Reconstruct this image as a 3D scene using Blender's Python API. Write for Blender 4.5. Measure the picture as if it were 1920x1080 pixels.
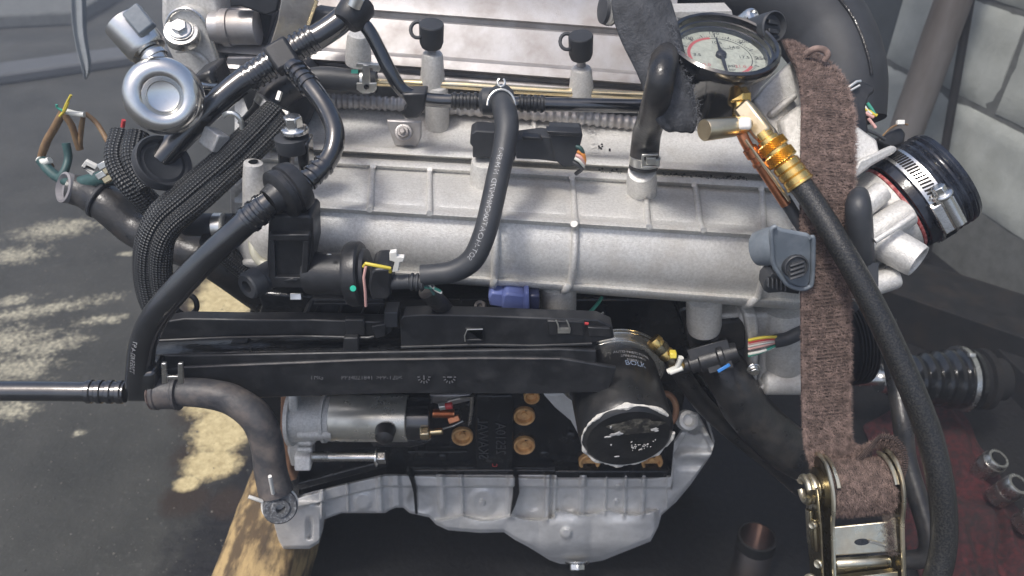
import bpy, bmesh, math, random
from mathutils import Vector, Matrix, noise

# ------------------------------------------------------------------ camera, world, sun
S = bpy.context.scene
for o in list(bpy.data.objects):
    bpy.data.objects.remove(o)
COL = S.collection
rad = math.radians
rnd = random.Random(7)
HCAM, PITCH, FPX = 0.95, rad(35), 1390.0
CAM = Vector((0, 0, HCAM))
FWD = Vector((0, math.cos(PITCH), -math.sin(PITCH)))
UP = Vector((0, math.sin(PITCH), math.cos(PITCH)))
XA, YA, ZA = Vector((1, 0, 0)), Vector((0, 1, 0)), Vector((0, 0, 1))

cd = bpy.data.cameras.new("camera")
cam = bpy.data.objects.new("camera", cd)
COL.objects.link(cam)
cam.location = CAM
cam.rotation_euler = (rad(90) - PITCH, 0, 0)
cd.sensor_width = 36.0
cd.lens = 36.0 * FPX / 1920.0
cd.clip_start, cd.clip_end = 0.02, 300.0
cd.dof.use_dof = True
cd.dof.focus_distance = 0.63
cd.dof.aperture_fstop = 8.5
S.camera = cam

SUN_EL, SUN_AZ = rad(64), rad(228)          # azimuth measured from +Y towards +X (behind and left of the camera)
W_ = bpy.data.worlds.new("World")
S.world = W_
W_.use_nodes = True
nt = W_.node_tree
bg = nt.nodes["Background"]
sky = nt.nodes.new("ShaderNodeTexSky")
sky.sky_type = 'NISHITA'
sky.sun_disc = False
sky.sun_elevation = SUN_EL
sky.sun_rotation = SUN_AZ
sky.dust_density = 4.0
sky.air_density = 0.9
sky.ozone_density = 0.9
nt.links.new(sky.outputs[0], bg.inputs[0])
bg.inputs[1].default_value = 0.15
sd = bpy.data.lights.new("sun", 'SUN')
sun = bpy.data.objects.new("sun", sd)
COL.objects.link(sun)
sd.energy = 2.0
sd.angle = rad(10)
sd.color = (1.0, 0.965, 0.92)
sdir = Vector((math.sin(SUN_AZ) * math.cos(SUN_EL), math.cos(SUN_AZ) * math.cos(SUN_EL), math.sin(SUN_EL)))
sun.rotation_euler = sdir.to_track_quat('Z', 'Y').to_euler()
sun.location = sdir * 20
S.view_settings.view_transform = 'Standard'
S.view_settings.look = 'None'
S.view_settings.exposure = 0.40
S.view_settings.gamma = 1.0
S.view_settings.use_curve_mapping = False
try:
    S.cycles.max_bounces = 6
    S.cycles.use_denoising = True
except Exception:
    pass

# ------------------------------------------------------------------ points
def ray(px, py):
    return XA * ((px - 960) / FPX) + UP * ((540 - py) / FPX) + FWD
def W(px, py, y):                 # point of the place that stands y metres in front of the lens
    r = ray(px, py)
    return CAM + r * (y / r.y)
def D(px, py, d):
    return CAM + ray(px, py) * d
def FL(px, py, z=0.0):            # point at height z
    r = ray(px, py)
    return CAM + r * ((z - HCAM) / r.z)
def dep(p):
    return (p - CAM).dot(FWD)
def R(rpx, p):
    return rpx * dep(p) / FPX
def camv(x, u, t):                # direction from right, up, towards-lens components
    return (XA * x + UP * u - FWD * t).normalized()

def lv(p, x, u, t):               # direction from right, up, towards-lens components as seen at p itself
    v = (CAM - p).normalized()
    r = (XA - v * XA.dot(v)).normalized()
    return (r * x + v.cross(r) * u + v * t).normalized()

# ------------------------------------------------------------------ materials
def mat(name, c1, c2=None, sc=60, lo=.4, hi=.7, rough=.5, metal=0.0, bsc=0, bst=0.0, coat=0.0, rvar=0.0,
        dust=None, damt=0.0, dsc=25, spec=.5, det=6, stretch=None, sheen=0.0):
    m = bpy.data.materials.new(name)
    m.use_nodes = True
    n, l = m.node_tree.nodes, m.node_tree.links
    b = n["Principled BSDF"]
    b.inputs["Base Color"].default_value = (*c1, 1)
    b.inputs["Roughness"].default_value = rough
    b.inputs["Metallic"].default_value = metal
    b.inputs["Specular IOR Level"].default_value = spec
    b.inputs["Coat Weight"].default_value = coat
    b.inputs["Coat Roughness"].default_value = .08
    b.inputs["Sheen Weight"].default_value = sheen
    tc = n.new("ShaderNodeTexCoord")
    mp = n.new("ShaderNodeMapping")
    if stretch:
        mp.inputs["Scale"].default_value = stretch
    l.new(tc.outputs["Object"], mp.inputs[0])
    def nz(scale, d=det):
        t = n.new("ShaderNodeTexNoise")
        t.inputs["Scale"].default_value = scale
        t.inputs["Detail"].default_value = d
        t.inputs["Roughness"].default_value = .62
        l.new(mp.outputs[0], t.inputs["Vector"])
        return t
    def rng(src, a, z, t0=0.0, t1=1.0):
        r = n.new("ShaderNodeMapRange")
        r.inputs[1].default_value, r.inputs[2].default_value = a, z
        r.inputs[3].default_value, r.inputs[4].default_value = t0, t1
        l.new(src, r.inputs[0])
        return r.outputs[0]
    col = None
    def mixc(fac, A, B):
        x = n.new("ShaderNodeMix")
        x.data_type = 'RGBA'
        l.new(fac, x.inputs[0])
        if hasattr(A, "links"):
            l.new(A, x.inputs[6])
        else:
            x.inputs[6].default_value = (*A, 1)
        x.inputs[7].default_value = (*B, 1)
        return x.outputs[2]
    if c2:
        t = nz(sc)
        col = mixc(rng(t.outputs["Fac"], lo, hi), c1, c2)
        if rvar:
            l.new(rng(t.outputs["Fac"], .3, .7, max(.02, rough - rvar), min(1, rough + rvar)), b.inputs["Roughness"])
    if dust:
        t = nz(dsc)
        f = rng(t.outputs["Fac"], .48, .78, 0, damt)
        col = mixc(f, col if col else c1, dust)
        if metal:
            l.new(rng(t.outputs["Fac"], .48, .78, metal, metal * (1 - damt)), b.inputs["Metallic"])
    if col:
        l.new(col, b.inputs["Base Color"])
    if bst:
        t = nz(bsc, 3)
        bp = n.new("ShaderNodeBump")
        bp.inputs["Strength"].default_value = bst
        bp.inputs["Distance"].default_value = 0.0012
        l.new(t.outputs["Fac"], bp.inputs["Height"])
        l.new(bp.outputs[0], b.inputs["Normal"])
    return m

def pattern_mat(name, dark, light, nu, nv, rough=.5, bump=.6, kind='braid', thr=.35):
    """woven sleeve / knurl / webbing, laid out in the tube's own UV (u round, v metres along)"""
    m = bpy.data.materials.new(name)
    m.use_nodes = True
    n, l = m.node_tree.nodes, m.node_tree.links
    b = n["Principled BSDF"]
    b.inputs["Roughness"].default_value = rough
    uv = n.new("ShaderNodeUVMap")
    sp = n.new("ShaderNodeSeparateXYZ")
    l.new(uv.outputs[0], sp.inputs[0])
    def mth(op, a, c=None):
        x = n.new("ShaderNodeMath")
        x.operation = op
        for i, q in enumerate((a, c)):
            if q is None:
                continue
            if isinstance(q, (int, float)):
                x.inputs[i].default_value = q
            else:
                l.new(q, x.inputs[i])
        return x.outputs[0]
    u = mth('MULTIPLY', sp.outputs[0], nu * math.tau)
    v = mth('MULTIPLY', sp.outputs[1], nv * math.tau)
    if kind == 'braid':
        h = mth('MULTIPLY', mth('SINE', mth('ADD', u, v)), mth('SINE', mth('SUBTRACT', u, v)))
    elif kind == 'web':
        h = mth('MULTIPLY', mth('SINE', v), mth('ADD', mth('MULTIPLY', mth('SINE', u), .5), .7))
    else:
        h = mth('SINE', v)
    tn = n.new("ShaderNodeTexNoise")
    tn.inputs["Scale"].default_value = 55
    tn.inputs["Detail"].default_value = 5
    tc = n.new("ShaderNodeTexCoord")
    l.new(tc.outputs["Object"], tn.inputs["Vector"])
    f = n.new("ShaderNodeMapRange")
    f.inputs[1].default_value, f.inputs[2].default_value = thr, 1.0
    l.new(h, f.inputs[0])
    nf = n.new("ShaderNodeMapRange")
    nf.inputs[1].default_value, nf.inputs[2].default_value = .3, .7
    nf.inputs[3].default_value, nf.inputs[4].default_value = .15, 1.0
    l.new(tn.outputs["Fac"], nf.inputs[0])
    fac = mth('MULTIPLY', f.outputs[0], nf.outputs[0])
    x = n.new("ShaderNodeMix")
    x.data_type = 'RGBA'
    l.new(fac, x.inputs[0])
    x.inputs[6].default_value = (*dark, 1)
    x.inputs[7].default_value = (*light, 1)
    l.new(x.outputs[2], b.inputs["Base Color"])
    bp = n.new("ShaderNodeBump")
    bp.inputs["Strength"].default_value = bump
    bp.inputs["Distance"].default_value = .001
    l.new(h, bp.inputs["Height"])
    l.new(bp.outputs[0], b.inputs["Normal"])
    return m

M = {}
M['cast'] = mat('cast_aluminium', (.71, .70, .67), (.53, .52, .49), 420, .36, .70, .46, .40, 900, .55, rvar=.06, dust=(.28, .24, .19), damt=.6, dsc=16)
M['alu'] = mat('raw_aluminium', (.45, .44, .435), (.31, .285, .27), 34, .38, .68, .42, .65, 900, .2, rvar=.10, dust=(.27, .225, .19), damt=.5, dsc=26)
M['panalu'] = mat('grimy_aluminium', (.76, .76, .75), (.56, .56, .55), 34, .35, .7, .50, .35, 500, .5, rvar=.1, dust=(.25, .24, .22), damt=.45, dsc=14)
M['steel'] = mat('bright_steel', (.78, .78, .76), (.58, .57, .54), 60, .4, .7, .24, 1.0, 400, .08, rvar=.08)
M['chrome'] = mat('polished_can', (.80, .79, .76), (.68, .66, .62), 40, .4, .7, .20, 1.0, 200, .04, rvar=.06)
M['zinc'] = mat('yellow_zinc', (.70, .65, .50), (.52, .47, .36), 70, .4, .7, .32, 1.0, 300, .1, rvar=.1, dust=(.10, .06, .03), damt=.6, dsc=40)
M['darkzinc'] = mat('oily_zinc', (.20, .17, .10), (.07, .055, .04), 50, .4, .7, .28, .9, 200, .15, rvar=.1)
M['gold'] = mat('gold_zinc', (.80, .64, .36), (.66, .58, .44), 40, .4, .7, .25, 1.0, 200, .08)
M['brass'] = mat('brass', (.88, .62, .22), (.66, .42, .13), 80, .4, .7, .26, 1.0, 300, .1, rvar=.08)
M['palebrass'] = mat('pale_brass', (.74, .62, .42), (.60, .47, .28), 60, .4, .7, .30, 1.0, 300, .08)
M['copper'] = mat('copper', (.62, .25, .12), (.40, .16, .08), 120, .4, .7, .35, 1.0)
M['rust'] = mat('rusted_plug', (.55, .30, .12), (.72, .46, .20), 160, .35, .7, .6, .25, 500, .3, dust=(.16, .07, .03), damt=.6, dsc=90)
M['rustplate'] = mat('brown_plate', (.24, .12, .07), (.32, .18, .10), 60, .4, .7, .6, .2, 300, .2)
M['blockpaint'] = mat('oily_black_paint', (.007, .008, .010), (.016, .018, .020), 40, .4, .7, .17, 0, 150, .7, rvar=.12, dust=(.05, .045, .04), damt=.3, dsc=40)
M['plastic'] = mat('black_plastic', (.012, .013, .015), (.022, .023, .026), 50, .4, .7, .40, 0, 700, .15, rvar=.12, dust=(.12, .12, .12), damt=.22, dsc=70)
M['gloss'] = mat('glossy_black_pipe', (.006, .007, .009), (.010, .011, .013), 60, .4, .7, .16, 0, 260, .06, rvar=.07, spec=1.0, coat=.6, dust=(.06, .062, .066), damt=.25, dsc=60)
M['rubber'] = mat('grey_black_rubber', (.030, .033, .038), (.045, .048, .052), 45, .4, .7, .48, 0, 500, .15, rvar=.08)
M['dirtyrubber'] = mat('dirty_rubber', (.048, .048, .052), (.10, .093, .088), 70, .42, .70, .5, 0, 300, .35, dust=(.24, .19, .155), damt=.6, dsc=34)
M['oldrubber'] = mat('oily_rubber', (.014, .015, .017), (.035, .034, .033), 50, .4, .7, .35, 0, 300, .3, rvar=.12, dust=(.12, .10, .08), damt=.35, dsc=40)
M['grainhose'] = mat('grainy_hose', (.011, .012, .013), (.034, .031, .026), 700, .45, .65, .24, 0, 1100, .4, coat=.2)
M['graphite'] = mat('veiled_black', (.022, .024, .028), (.040, .044, .050), 20, .4, .7, .6, 0, 300, .1)  # black raised to blue-grey, veiling glare put into the base colour
M['braid'] = pattern_mat('braided_sleeve', (.010, .011, .012), (.22, .23, .23), 9, 190, .4, .8)
M['knurl'] = pattern_mat('knurled_brass', (.20, .13, .05), (.85, .66, .30), 26, 420, .3, 1.0)
M['knurl'].node_tree.nodes["Principled BSDF"].inputs["Metallic"].default_value = 1.0
M['web'] = pattern_mat('brown_webbing', (.045, .030, .025), (.195, .137, .115), 9, 330, .9, 1.0, 'web', -.3)
M['fuzz'] = mat('frayed_fibre', (.28, .20, .17), (.13, .092, .078), 150, .4, .6, .9)
M['fuzzdark'] = mat('oily_fibre', (.10, .075, .065), (.05, .038, .034), 150, .4, .6, .7)
M['cardboard'] = None
M['white'] = mat('white_plastic', (.72, .71, .66), None, rough=.45)
M['clipmetal'] = mat('pale_clip', (.74, .74, .70), (.55, .54, .50), 90, .4, .7, .28, .9)
M['seal'] = mat('flaking_white_sealer', (.55, .54, .52), (.34, .33, .32), 180, .4, .65, .7, 0, 400, .6)
M['blue'] = mat('blue_plastic', (.11, .14, .33), (.14, .17, .36), 60, .4, .7, .4, 0, 500, .1)
M['green'] = mat('green_paint', (.02, .42, .28), None, rough=.4)
M['wire_green'] = mat('green_insulation', (.05, .30, .22), None, rough=.4)
M['wire_red'] = mat('red_insulation', (.50, .05, .05), None, rough=.4)
M['wire_yellow'] = mat('yellow_insulation', (.62, .50, .06), None, rough=.4)
M['wire_pink'] = mat('pink_insulation', (.62, .36, .32), None, rough=.4)
M['wire_white'] = mat('white_insulation', (.66, .66, .60), None, rough=.4)
M['wire_blue'] = mat('blue_insulation', (.04, .20, .55), None, rough=.35)
M['wire_brown'] = mat('brown_tape', (.17, .10, .05), (.26, .17, .08), 90, .4, .7, .6)
M['wire_teal'] = mat('teal_tape', (.022, .062, .060), (.04, .10, .095), 90, .4, .7, .5)
M['orange'] = mat('orange_insulation', (.75, .28, .06), None, rough=.4)
M['redgasket'] = mat('red_gasket', (.26, .03, .03), (.50, .22, .20), 300, .45, .65, .7, 0, 600, .5)
M['silicone'] = mat('wrapped_black_film', (.010, .012, .018), (.03, .036, .05), 60, .45, .7, .16, 0, 140, .25, stretch=(1, 1, 1))
M['block'] = mat('concrete_block', (.40, .42, .39), (.29, .305, .28), 14, .35, .7, .9, 0, 160, .8, dust=(.16, .17, .14), damt=.5, dsc=5)
M['mortar'] = mat('dark_mortar', (.12, .125, .12), (.08, .085, .08), 40, .4, .7, .95, 0, 200, .6)
M['pole'] = mat('weathered_pole', (.17, .16, .155), (.09, .075, .065), 18, .35, .7, .6, .3, 120, .3, stretch=(1, 1, .25))
M['darkmetal'] = mat('dark_painted_metal', (.008, .0085, .0095), (.016, .016, .017), 30, .4, .7, .75, 0, 120, .4, spec=.2, dust=(.035, .026, .020), damt=.6, dsc=18)
M['tape'] = mat('cloth_tape', (.020, .022, .026), (.050, .054, .062), 60, .38, .65, .75, 0, 420, 1.0, dust=(.11, .115, .125), damt=.5, dsc=40)
M['canpaint'] = mat('dull_black_can', (.010, .011, .012), (.020, .020, .021), 50, .4, .7, .36, 0, 220, .25, rvar=.1, dust=(.07, .065, .06), damt=.35, dsc=45)
M['post'] = mat('blue_grey_paint', (.055, .065, .075), (.040, .048, .056), 14, .4, .7, .5, 0, 120, .2)
M['rag'] = mat('red_cloth', (.060, .008, .010), (.012, .004, .005), 130, .38, .62, .95, 0, 260, 1.0, dust=(.012, .009, .009), damt=1.0, dsc=22)
M['wood'] = mat('oily_timber', (.44, .31, .14), (.10, .066, .032), 55, .42, .58, .75, 0, 190, .9, dust=(.035, .024, .014), damt=1.0, dsc=30, stretch=(1, .35, 1))
M['socket'] = mat('dull_chrome', (.68, .67, .64), (.46, .45, .42), 90, .4, .7, .30, 1.0, 200, .1, rvar=.1)
M['dial'] = mat('cream_dial', (.46, .48, .40), (.34, .36, .30), 160, .4, .7, .35, 0, dust=(.22, .22, .19), damt=.7, dsc=300)
M['ink'] = mat('black_ink', (.02, .02, .022), None, rough=.5)
M['redink'] = mat('faded_red_ink', (.45, .10, .10), None, rough=.5)
M['print'] = mat('worn_white_print', (.42, .43, .44), (.15, .15, .16), 500, .4, .6, .6)
M['faintprint'] = mat('moulded_lettering', (.055, .055, .058), None, rough=.35)
M['blueprint'] = mat('pale_blue_print', (.26, .33, .45), (.12, .15, .2), 400, .4, .6, .6)
M['greyplastic'] = mat('slate_grey_cap', (.13, .155, .18), (.20, .225, .25), 60, .4, .7, .42, 0, 400, .15)
M['rag_pale'] = mat('pale_cloth', (.20, .22, .23), (.15, .16, .17), 20, .4, .7, .8)
M['sunpatch'] = mat('pale_sun_patch', (.60, .48, .24), (.44, .34, .16), 26, .35, .7, .95, 0, 240, .8, dust=(.22, .15, .07), damt=.55, dsc=11)  # pale yellow of sunlit floor, light put into the colour
M['stain'] = mat('brown_oil_stain', (.050, .034, .022), (.030, .022, .018), 20, .4, .7, .6, 0, 150, .4)
M['pink'] = mat('pink_plastic_pipe', (.46, .32, .28), (.40, .40, .46), 12, .4, .7, .4)
def thin_glass():
    m = bpy.data.materials.new('gauge_glass')
    m.use_nodes = True
    n, l = m.node_tree.nodes, m.node_tree.links
    n.remove(n["Principled BSDF"])
    t, g, x = (n.new(k) for k in ("ShaderNodeBsdfTransparent", "ShaderNodeBsdfGlossy", "ShaderNodeMixShader"))
    g.inputs["Roughness"].default_value = .12
    x.inputs[0].default_value = .10
    l.new(t.outputs[0], x.inputs[1])
    l.new(g.outputs[0], x.inputs[2])
    l.new(x.outputs[0], n["Material Output"].inputs[0])
    return m
M['glass'] = thin_glass()

def floor_mat():
    """greasy dark concrete with a painted sunlit patch, dried pale dust and painted shade under and behind the engine, each with its own ragged shape"""
    m = bpy.data.materials.new('oily_concrete_floor')
    m.use_nodes = True
    n, l = m.node_tree.nodes, m.node_tree.links
    b = n["Principled BSDF"]
    tc = n.new("ShaderNodeTexCoord")
    def nz(s, d=8, r=.62):
        t = n.new("ShaderNodeTexNoise")
        t.inputs["Scale"].default_value, t.inputs["Detail"].default_value, t.inputs["Roughness"].default_value = s, d, r
        l.new(tc.outputs["Object"], t.inputs["Vector"])
        return t.outputs["Fac"]
    def rng(src, a, z, t0=0.0, t1=1.0):
        r = n.new("ShaderNodeMapRange")
        r.inputs[1].default_value, r.inputs[2].default_value = a, z
        r.inputs[3].default_value, r.inputs[4].default_value = t0, t1
        l.new(src, r.inputs[0])
        return r.outputs[0]
    def mth(op, A, B):
        x = n.new("ShaderNodeMath")
        x.operation = op
        for i, q in enumerate((A, B)):
            if isinstance(q, (int, float)):
                x.inputs[i].default_value = q
            else:
                l.new(q, x.inputs[i])
        return x.outputs[0]
    def mix(f, A, B):
        x = n.new("ShaderNodeMix")
        x.data_type = 'RGBA'
        l.new(f, x.inputs[0])
        for i, q in ((6, A), (7, B)):
            if hasattr(q, "links"):
                l.new(q, x.inputs[i])
            else:
                x.inputs[i].default_value = (*q, 1)
        return x.outputs[2]
    def spots(lst):
        tot = None
        for px, py, ex, ey, rot in lst:          # spot of the given size round the floor point seen there
            c = FL(px, py, 0)
            mp = n.new("ShaderNodeMapping")
            mp.vector_type = 'TEXTURE'
            mp.inputs["Location"].default_value = (c.x, c.y, 0)
            mp.inputs["Rotation"].default_value = (0, 0, rad(rot))
            mp.inputs["Scale"].default_value = (ex, ey, 1)
            l.new(tc.outputs["Object"], mp.inputs[0])
            ln = n.new("ShaderNodeVectorMath")
            ln.operation = 'LENGTH'
            l.new(mp.outputs[0], ln.inputs[0])
            v = mth('SUBTRACT', 1.0, ln.outputs[1])
            tot = v if tot is None else mth('MAXIMUM', tot, v)
        return tot
    big, mid, fine = nz(9), nz(32, 9, .7), nz(120, 5)
    c = mix(rng(nz(5), .35, .65), FLOOR_A, FLOOR_B)
    c = mix(rng(fine, .56, .80, 0, .6), c, (.11, .11, .10))
    # shade under and behind the engine, put into the colour as oily ground
    oil = mth('ADD', spots([(1000, 1000, .55, .62, 0), (1550, 900, .75, .60, 0), (1750, 560, .85, .80, 0), (1300, 600, .9, .9, 0), (700, 1000, .33, .35, 0)]), mth('MULTIPLY', mth('SUBTRACT', mid, .5), .55))  # oil is the mask of the painted shade under and behind the engine
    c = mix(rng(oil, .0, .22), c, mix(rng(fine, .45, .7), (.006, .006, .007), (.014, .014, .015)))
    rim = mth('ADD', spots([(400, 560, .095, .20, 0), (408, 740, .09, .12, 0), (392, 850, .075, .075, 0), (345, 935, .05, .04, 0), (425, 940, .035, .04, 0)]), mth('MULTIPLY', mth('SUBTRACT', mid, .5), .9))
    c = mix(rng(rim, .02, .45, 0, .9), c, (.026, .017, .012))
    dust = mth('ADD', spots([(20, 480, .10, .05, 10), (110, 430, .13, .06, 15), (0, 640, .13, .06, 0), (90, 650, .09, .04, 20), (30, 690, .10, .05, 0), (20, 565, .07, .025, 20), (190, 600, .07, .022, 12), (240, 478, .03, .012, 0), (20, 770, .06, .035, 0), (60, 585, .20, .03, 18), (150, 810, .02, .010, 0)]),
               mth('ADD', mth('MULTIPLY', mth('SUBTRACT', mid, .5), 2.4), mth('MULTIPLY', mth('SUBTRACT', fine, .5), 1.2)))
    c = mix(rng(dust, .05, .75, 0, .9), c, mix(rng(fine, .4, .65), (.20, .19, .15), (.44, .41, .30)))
    sun_patch = mth('ADD', spots([(435, 545, .085, .17, 0), (415, 640, .10, .12, 0), (420, 720, .085, .11, 8), (418, 800, .062, .085, 4), (395, 868, .055, .040, 0), (350, 905, .024, .020, 0)]), mth('ADD', mth('MULTIPLY', mth('SUBTRACT', mid, .5), .8), mth('MULTIPLY', mth('SUBTRACT', fine, .5), .5)))  # sunlit stretch of floor painted in as pale yellow
    c = mix(rng(sun_patch, .0, .36), c, mix(rng(nz(70, 8, .75), .35, .66), (.60, .51, .29), (.34, .27, .14)))
    l.new(c, b.inputs["Base Color"])
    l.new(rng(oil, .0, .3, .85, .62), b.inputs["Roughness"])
    b.inputs["Specular IOR Level"].default_value = .3
    bp = n.new("ShaderNodeBump")
    bp.inputs["Strength"].default_value = .6
    bp.inputs["Distance"].default_value = .004
    l.new(nz(90, 5), bp.inputs["Height"])
    l.new(bp.outputs[0], b.inputs["Normal"])
    return m
FLOOR_A, FLOOR_B = (.030, .031, .028), (.056, .056, .050)
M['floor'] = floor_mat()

# ------------------------------------------------------------------ mesh builder
def catmull(pts, n):
    if len(pts) < 3:
        return [pts[0].lerp(pts[1], i / n) for i in range(n + 1)]
    out = []
    P = [pts[0] * 2 - pts[1]] + list(pts) + [pts[-1] * 2 - pts[-2]]
    for i in range(1, len(P) - 2):
        a, b, c, d = P[i - 1], P[i], P[i + 1], P[i + 2]
        for k in range(n):
            t = k / n
            out.append(.5 * ((2 * b) + (c - a) * t + (2 * a - 5 * b + 4 * c - d) * t * t + (3 * b - a - 3 * c + d) * t ** 3))
    out.append(pts[-1].copy())
    return out
def frames(path):
    tn = []
    for i in range(len(path)):
        a, b = path[max(i - 1, 0)], path[min(i + 1, len(path) - 1)]
        tn.append((b - a).normalized())
    n0 = (CAM - path[0])
    n0 = (n0 - tn[0] * n0.dot(tn[0])).normalized()
    fr = []
    for t in tn:
        n0 = (n0 - t * n0.dot(t)).normalized()
        fr.append((t, n0, t.cross(n0)))
    return fr
def perp(a):
    a = a.normalized()
    h = ZA if abs(a.z) < .9 else XA
    u = (h - a * h.dot(a)).normalized()
    return u, a.cross(u)

# pieces that stand apart are objects of their own
EACH = set('barbed_end casting_ridge latch_plate latch_strap stripped_wire housing_rib stiffening_rib rivet locking_tab plug_terminal cover_step dark_bracket web_rib starter_lead pan_flange sump_bowl bolt_lug clamp_tang'.split())
class MB:
    def __init__(s):
        s.v, s.f, s.uv = [], [], {}
    def ring_strip(s, rings, uvs=None, closed=True, cap0=True, cap1=True):
        base = len(s.v)
        k = len(rings[0])
        for r in rings:
            s.v.extend(r)
        for i in range(len(rings) - 1):
            for j in range(k if closed else k - 1):
                a, b = base + i * k + j, base + i * k + (j + 1) % k
                c, d = b + k, a + k
                if uvs:
                    s.uv[len(s.f)] = [(j / k, uvs[i]), ((j + 1) / k, uvs[i]), ((j + 1) / k, uvs[i + 1]), (j / k, uvs[i + 1])]
                s.f.append((a, b, c, d))
        if closed and cap0:
            s.f.append(tuple(base + j for j in range(k - 1, -1, -1)))
        if closed and cap1:
            q = base + (len(rings) - 1) * k
            s.f.append(tuple(q + j for j in range(k)))
        return s
    def tube(s, pts, rs, seg=14, cap=True, flat=1.0, wob=0.0):
        fr = frames(pts)
        if not isinstance(rs, (list, tuple)):
            rs = [rs] * len(pts)
        rings, uvs, L = [], [], 0
        for i, (p, r, (t, a, b)) in enumerate(zip(pts, rs, fr)):
            if i:
                L += (p - pts[i - 1]).length
            uvs.append(L)
            q = []
            for j in range(seg):
                an = math.tau * j / seg
                rr = r
                if wob:
                    rr *= 1 + wob * noise.noise((p + a * math.cos(an) * r + b * math.sin(an) * r) * 60)
                q.append(p + a * (math.cos(an) * rr * flat) + b * (math.sin(an) * rr))
            rings.append(q)
        return s.ring_strip(rings, uvs, True, cap, cap)
    def lathe(s, o, ax, prof, seg=32, cap=True, ref=None, sx=1.0):
        ax = ax.normalized()
        u, w = perp(ax)
        if ref is not None:
            u = (ref - ax * ref.dot(ax)).normalized()
            w = ax.cross(u)
        rings, uvs, L = [], [], 0
        for i, (t, r) in enumerate(prof):
            if i:
                L += math.hypot(t - prof[i - 1][0], r - prof[i - 1][1])
            uvs.append(L)
            rings.append([o + ax * t + u * (math.cos(math.tau * j / seg) * r * sx) + w * (math.sin(math.tau * j / seg) * r) for j in range(seg)])
        return s.ring_strip(rings, uvs, True, cap, cap)
    def cyl(s, a, b, r, r2=None, seg=24):
        return s.lathe(a, b - a, [(0, r), ((b - a).length, r if r2 is None else r2)], seg)
    def hexa(s, a, b, r):
        return s.lathe(a, b - a, [(0, r), ((b - a).length, r)], 6)
    def prismv(s, pts, vec):
        n, base = len(pts), len(s.v)
        s.v.extend(pts)
        s.v.extend([p + vec for p in pts])
        s.f.append(tuple(base + i for i in range(n)))
        s.f.append(tuple(base + n + i for i in range(n - 1, -1, -1)))
        for i in range(n):
            j = (i + 1) % n
            s.f.append((base + i, base + n + i, base + n + j, base + j))
        return s
    def prism(s, poly, y, dy):                 # outline standing at distance y, dy deep
        return s.prismv([W(px, py, y) for px, py in poly], YA * dy)
    def bx(s, x0, y0, x1, y1, y, dy):
        return s.prism([(x0, y0), (x1, y0), (x1, y1), (x0, y1)], y, dy)
    def obox(s, c, ux, uy, uz):
        q = [c + ux * a + uy * b - uz for a, b in ((-1, -1), (1, -1), (1, 1), (-1, 1))]
        return s.prismv(q, uz * 2)
    def grid(s, rows, uvs=False):
        base, k = len(s.v), len(rows[0])
        for r in rows:
            s.v.extend(r)
        for i in range(len(rows) - 1):
            for j in range(k - 1):
                a = base + i * k + j
                s.f.append((a, a + 1, a + 1 + k, a + k))
        return s
    def islands(s):
        par = list(range(len(s.v)))
        def root(i):
            while par[i] != i:
                par[i] = par[par[i]]
                i = par[i]
            return i
        for f in s.f:
            for k in f[1:]:
                par[root(k)] = root(f[0])
        out = {}
        for n, f in enumerate(s.f):
            out.setdefault(root(f[0]), []).append(n)
        res = []
        for fs in out.values():
            b, mp = MB(), {}
            for n in fs:
                for i in s.f[n]:
                    if i not in mp:
                        mp[i] = len(b.v)
                        b.v.append(s.v[i])
                if n in s.uv:
                    b.uv[len(b.f)] = s.uv[n]
                b.f.append(tuple(mp[i] for i in s.f[n]))
            res.append(b)
        return res
    def build(s, name, m, parent=None, **kw):
        if name in EACH:
            return [b.build1(name, m, parent, **kw) for b in s.islands()][0]
        return s.build1(name, m, parent, **kw)
    def build1(s, name, m, parent=None, bev=0.0, smooth=40, solid=0.0, sub=0, label=None, kind=None):
        me = bpy.data.meshes.new(name)
        root = parent
        while root is not None and root.parent is not None:
            root = root.parent
        off = root.location.copy() if root is not None else Vector((0, 0, 0))
        me.from_pydata([tuple(p - off) for p in s.v], [], s.f)
        if s.uv:
            ul = me.uv_layers.new(name="UVMap")
            for p in me.polygons:
                u = s.uv.get(p.index)
                if u:
                    for li, q in zip(p.loop_indices, u):
                        ul.data[li].uv = q
        bm = bmesh.new()
        bm.from_mesh(me)
        bmesh.ops.recalc_face_normals(bm, faces=bm.faces)
        bm.to_mesh(me)
        bm.free()
        if smooth:
            me.shade_smooth()
            me.set_sharp_from_angle(angle=rad(smooth))
        me.materials.append(M[m] if isinstance(m, str) else m)
        o = bpy.data.objects.new(name, me)
        COL.objects.link(o)
        if parent is not None:
            o.parent = parent
        if solid:
            md = o.modifiers.new("thick", 'SOLIDIFY')
            md.thickness = solid
            md.offset = 0
        if sub:
            md = o.modifiers.new("sub", 'SUBSURF')
            md.levels = md.render_levels = sub
        if bev:
            md = o.modifiers.new("bevel", 'BEVEL')
            md.width = bev
            md.segments = 2
            md.limit_method = 'ANGLE'
            md.angle_limit = rad(40)
            md.harden_normals = False
        if label:
            o["label"] = label
        if kind:
            o["kind"] = kind
        return o

def thing(name, label, cat, loc, group=None):
    o = bpy.data.objects.new(name, None)
    o.empty_display_size = .05
    COL.objects.link(o)
    o.location = loc
    o["label"], o["category"] = label, cat
    if group:
        o["group"] = group
    return o
def tag(o, label, cat, group=None):
    o["label"], o["category"] = label, cat
    if group:
        o["group"] = group
    return o

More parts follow.
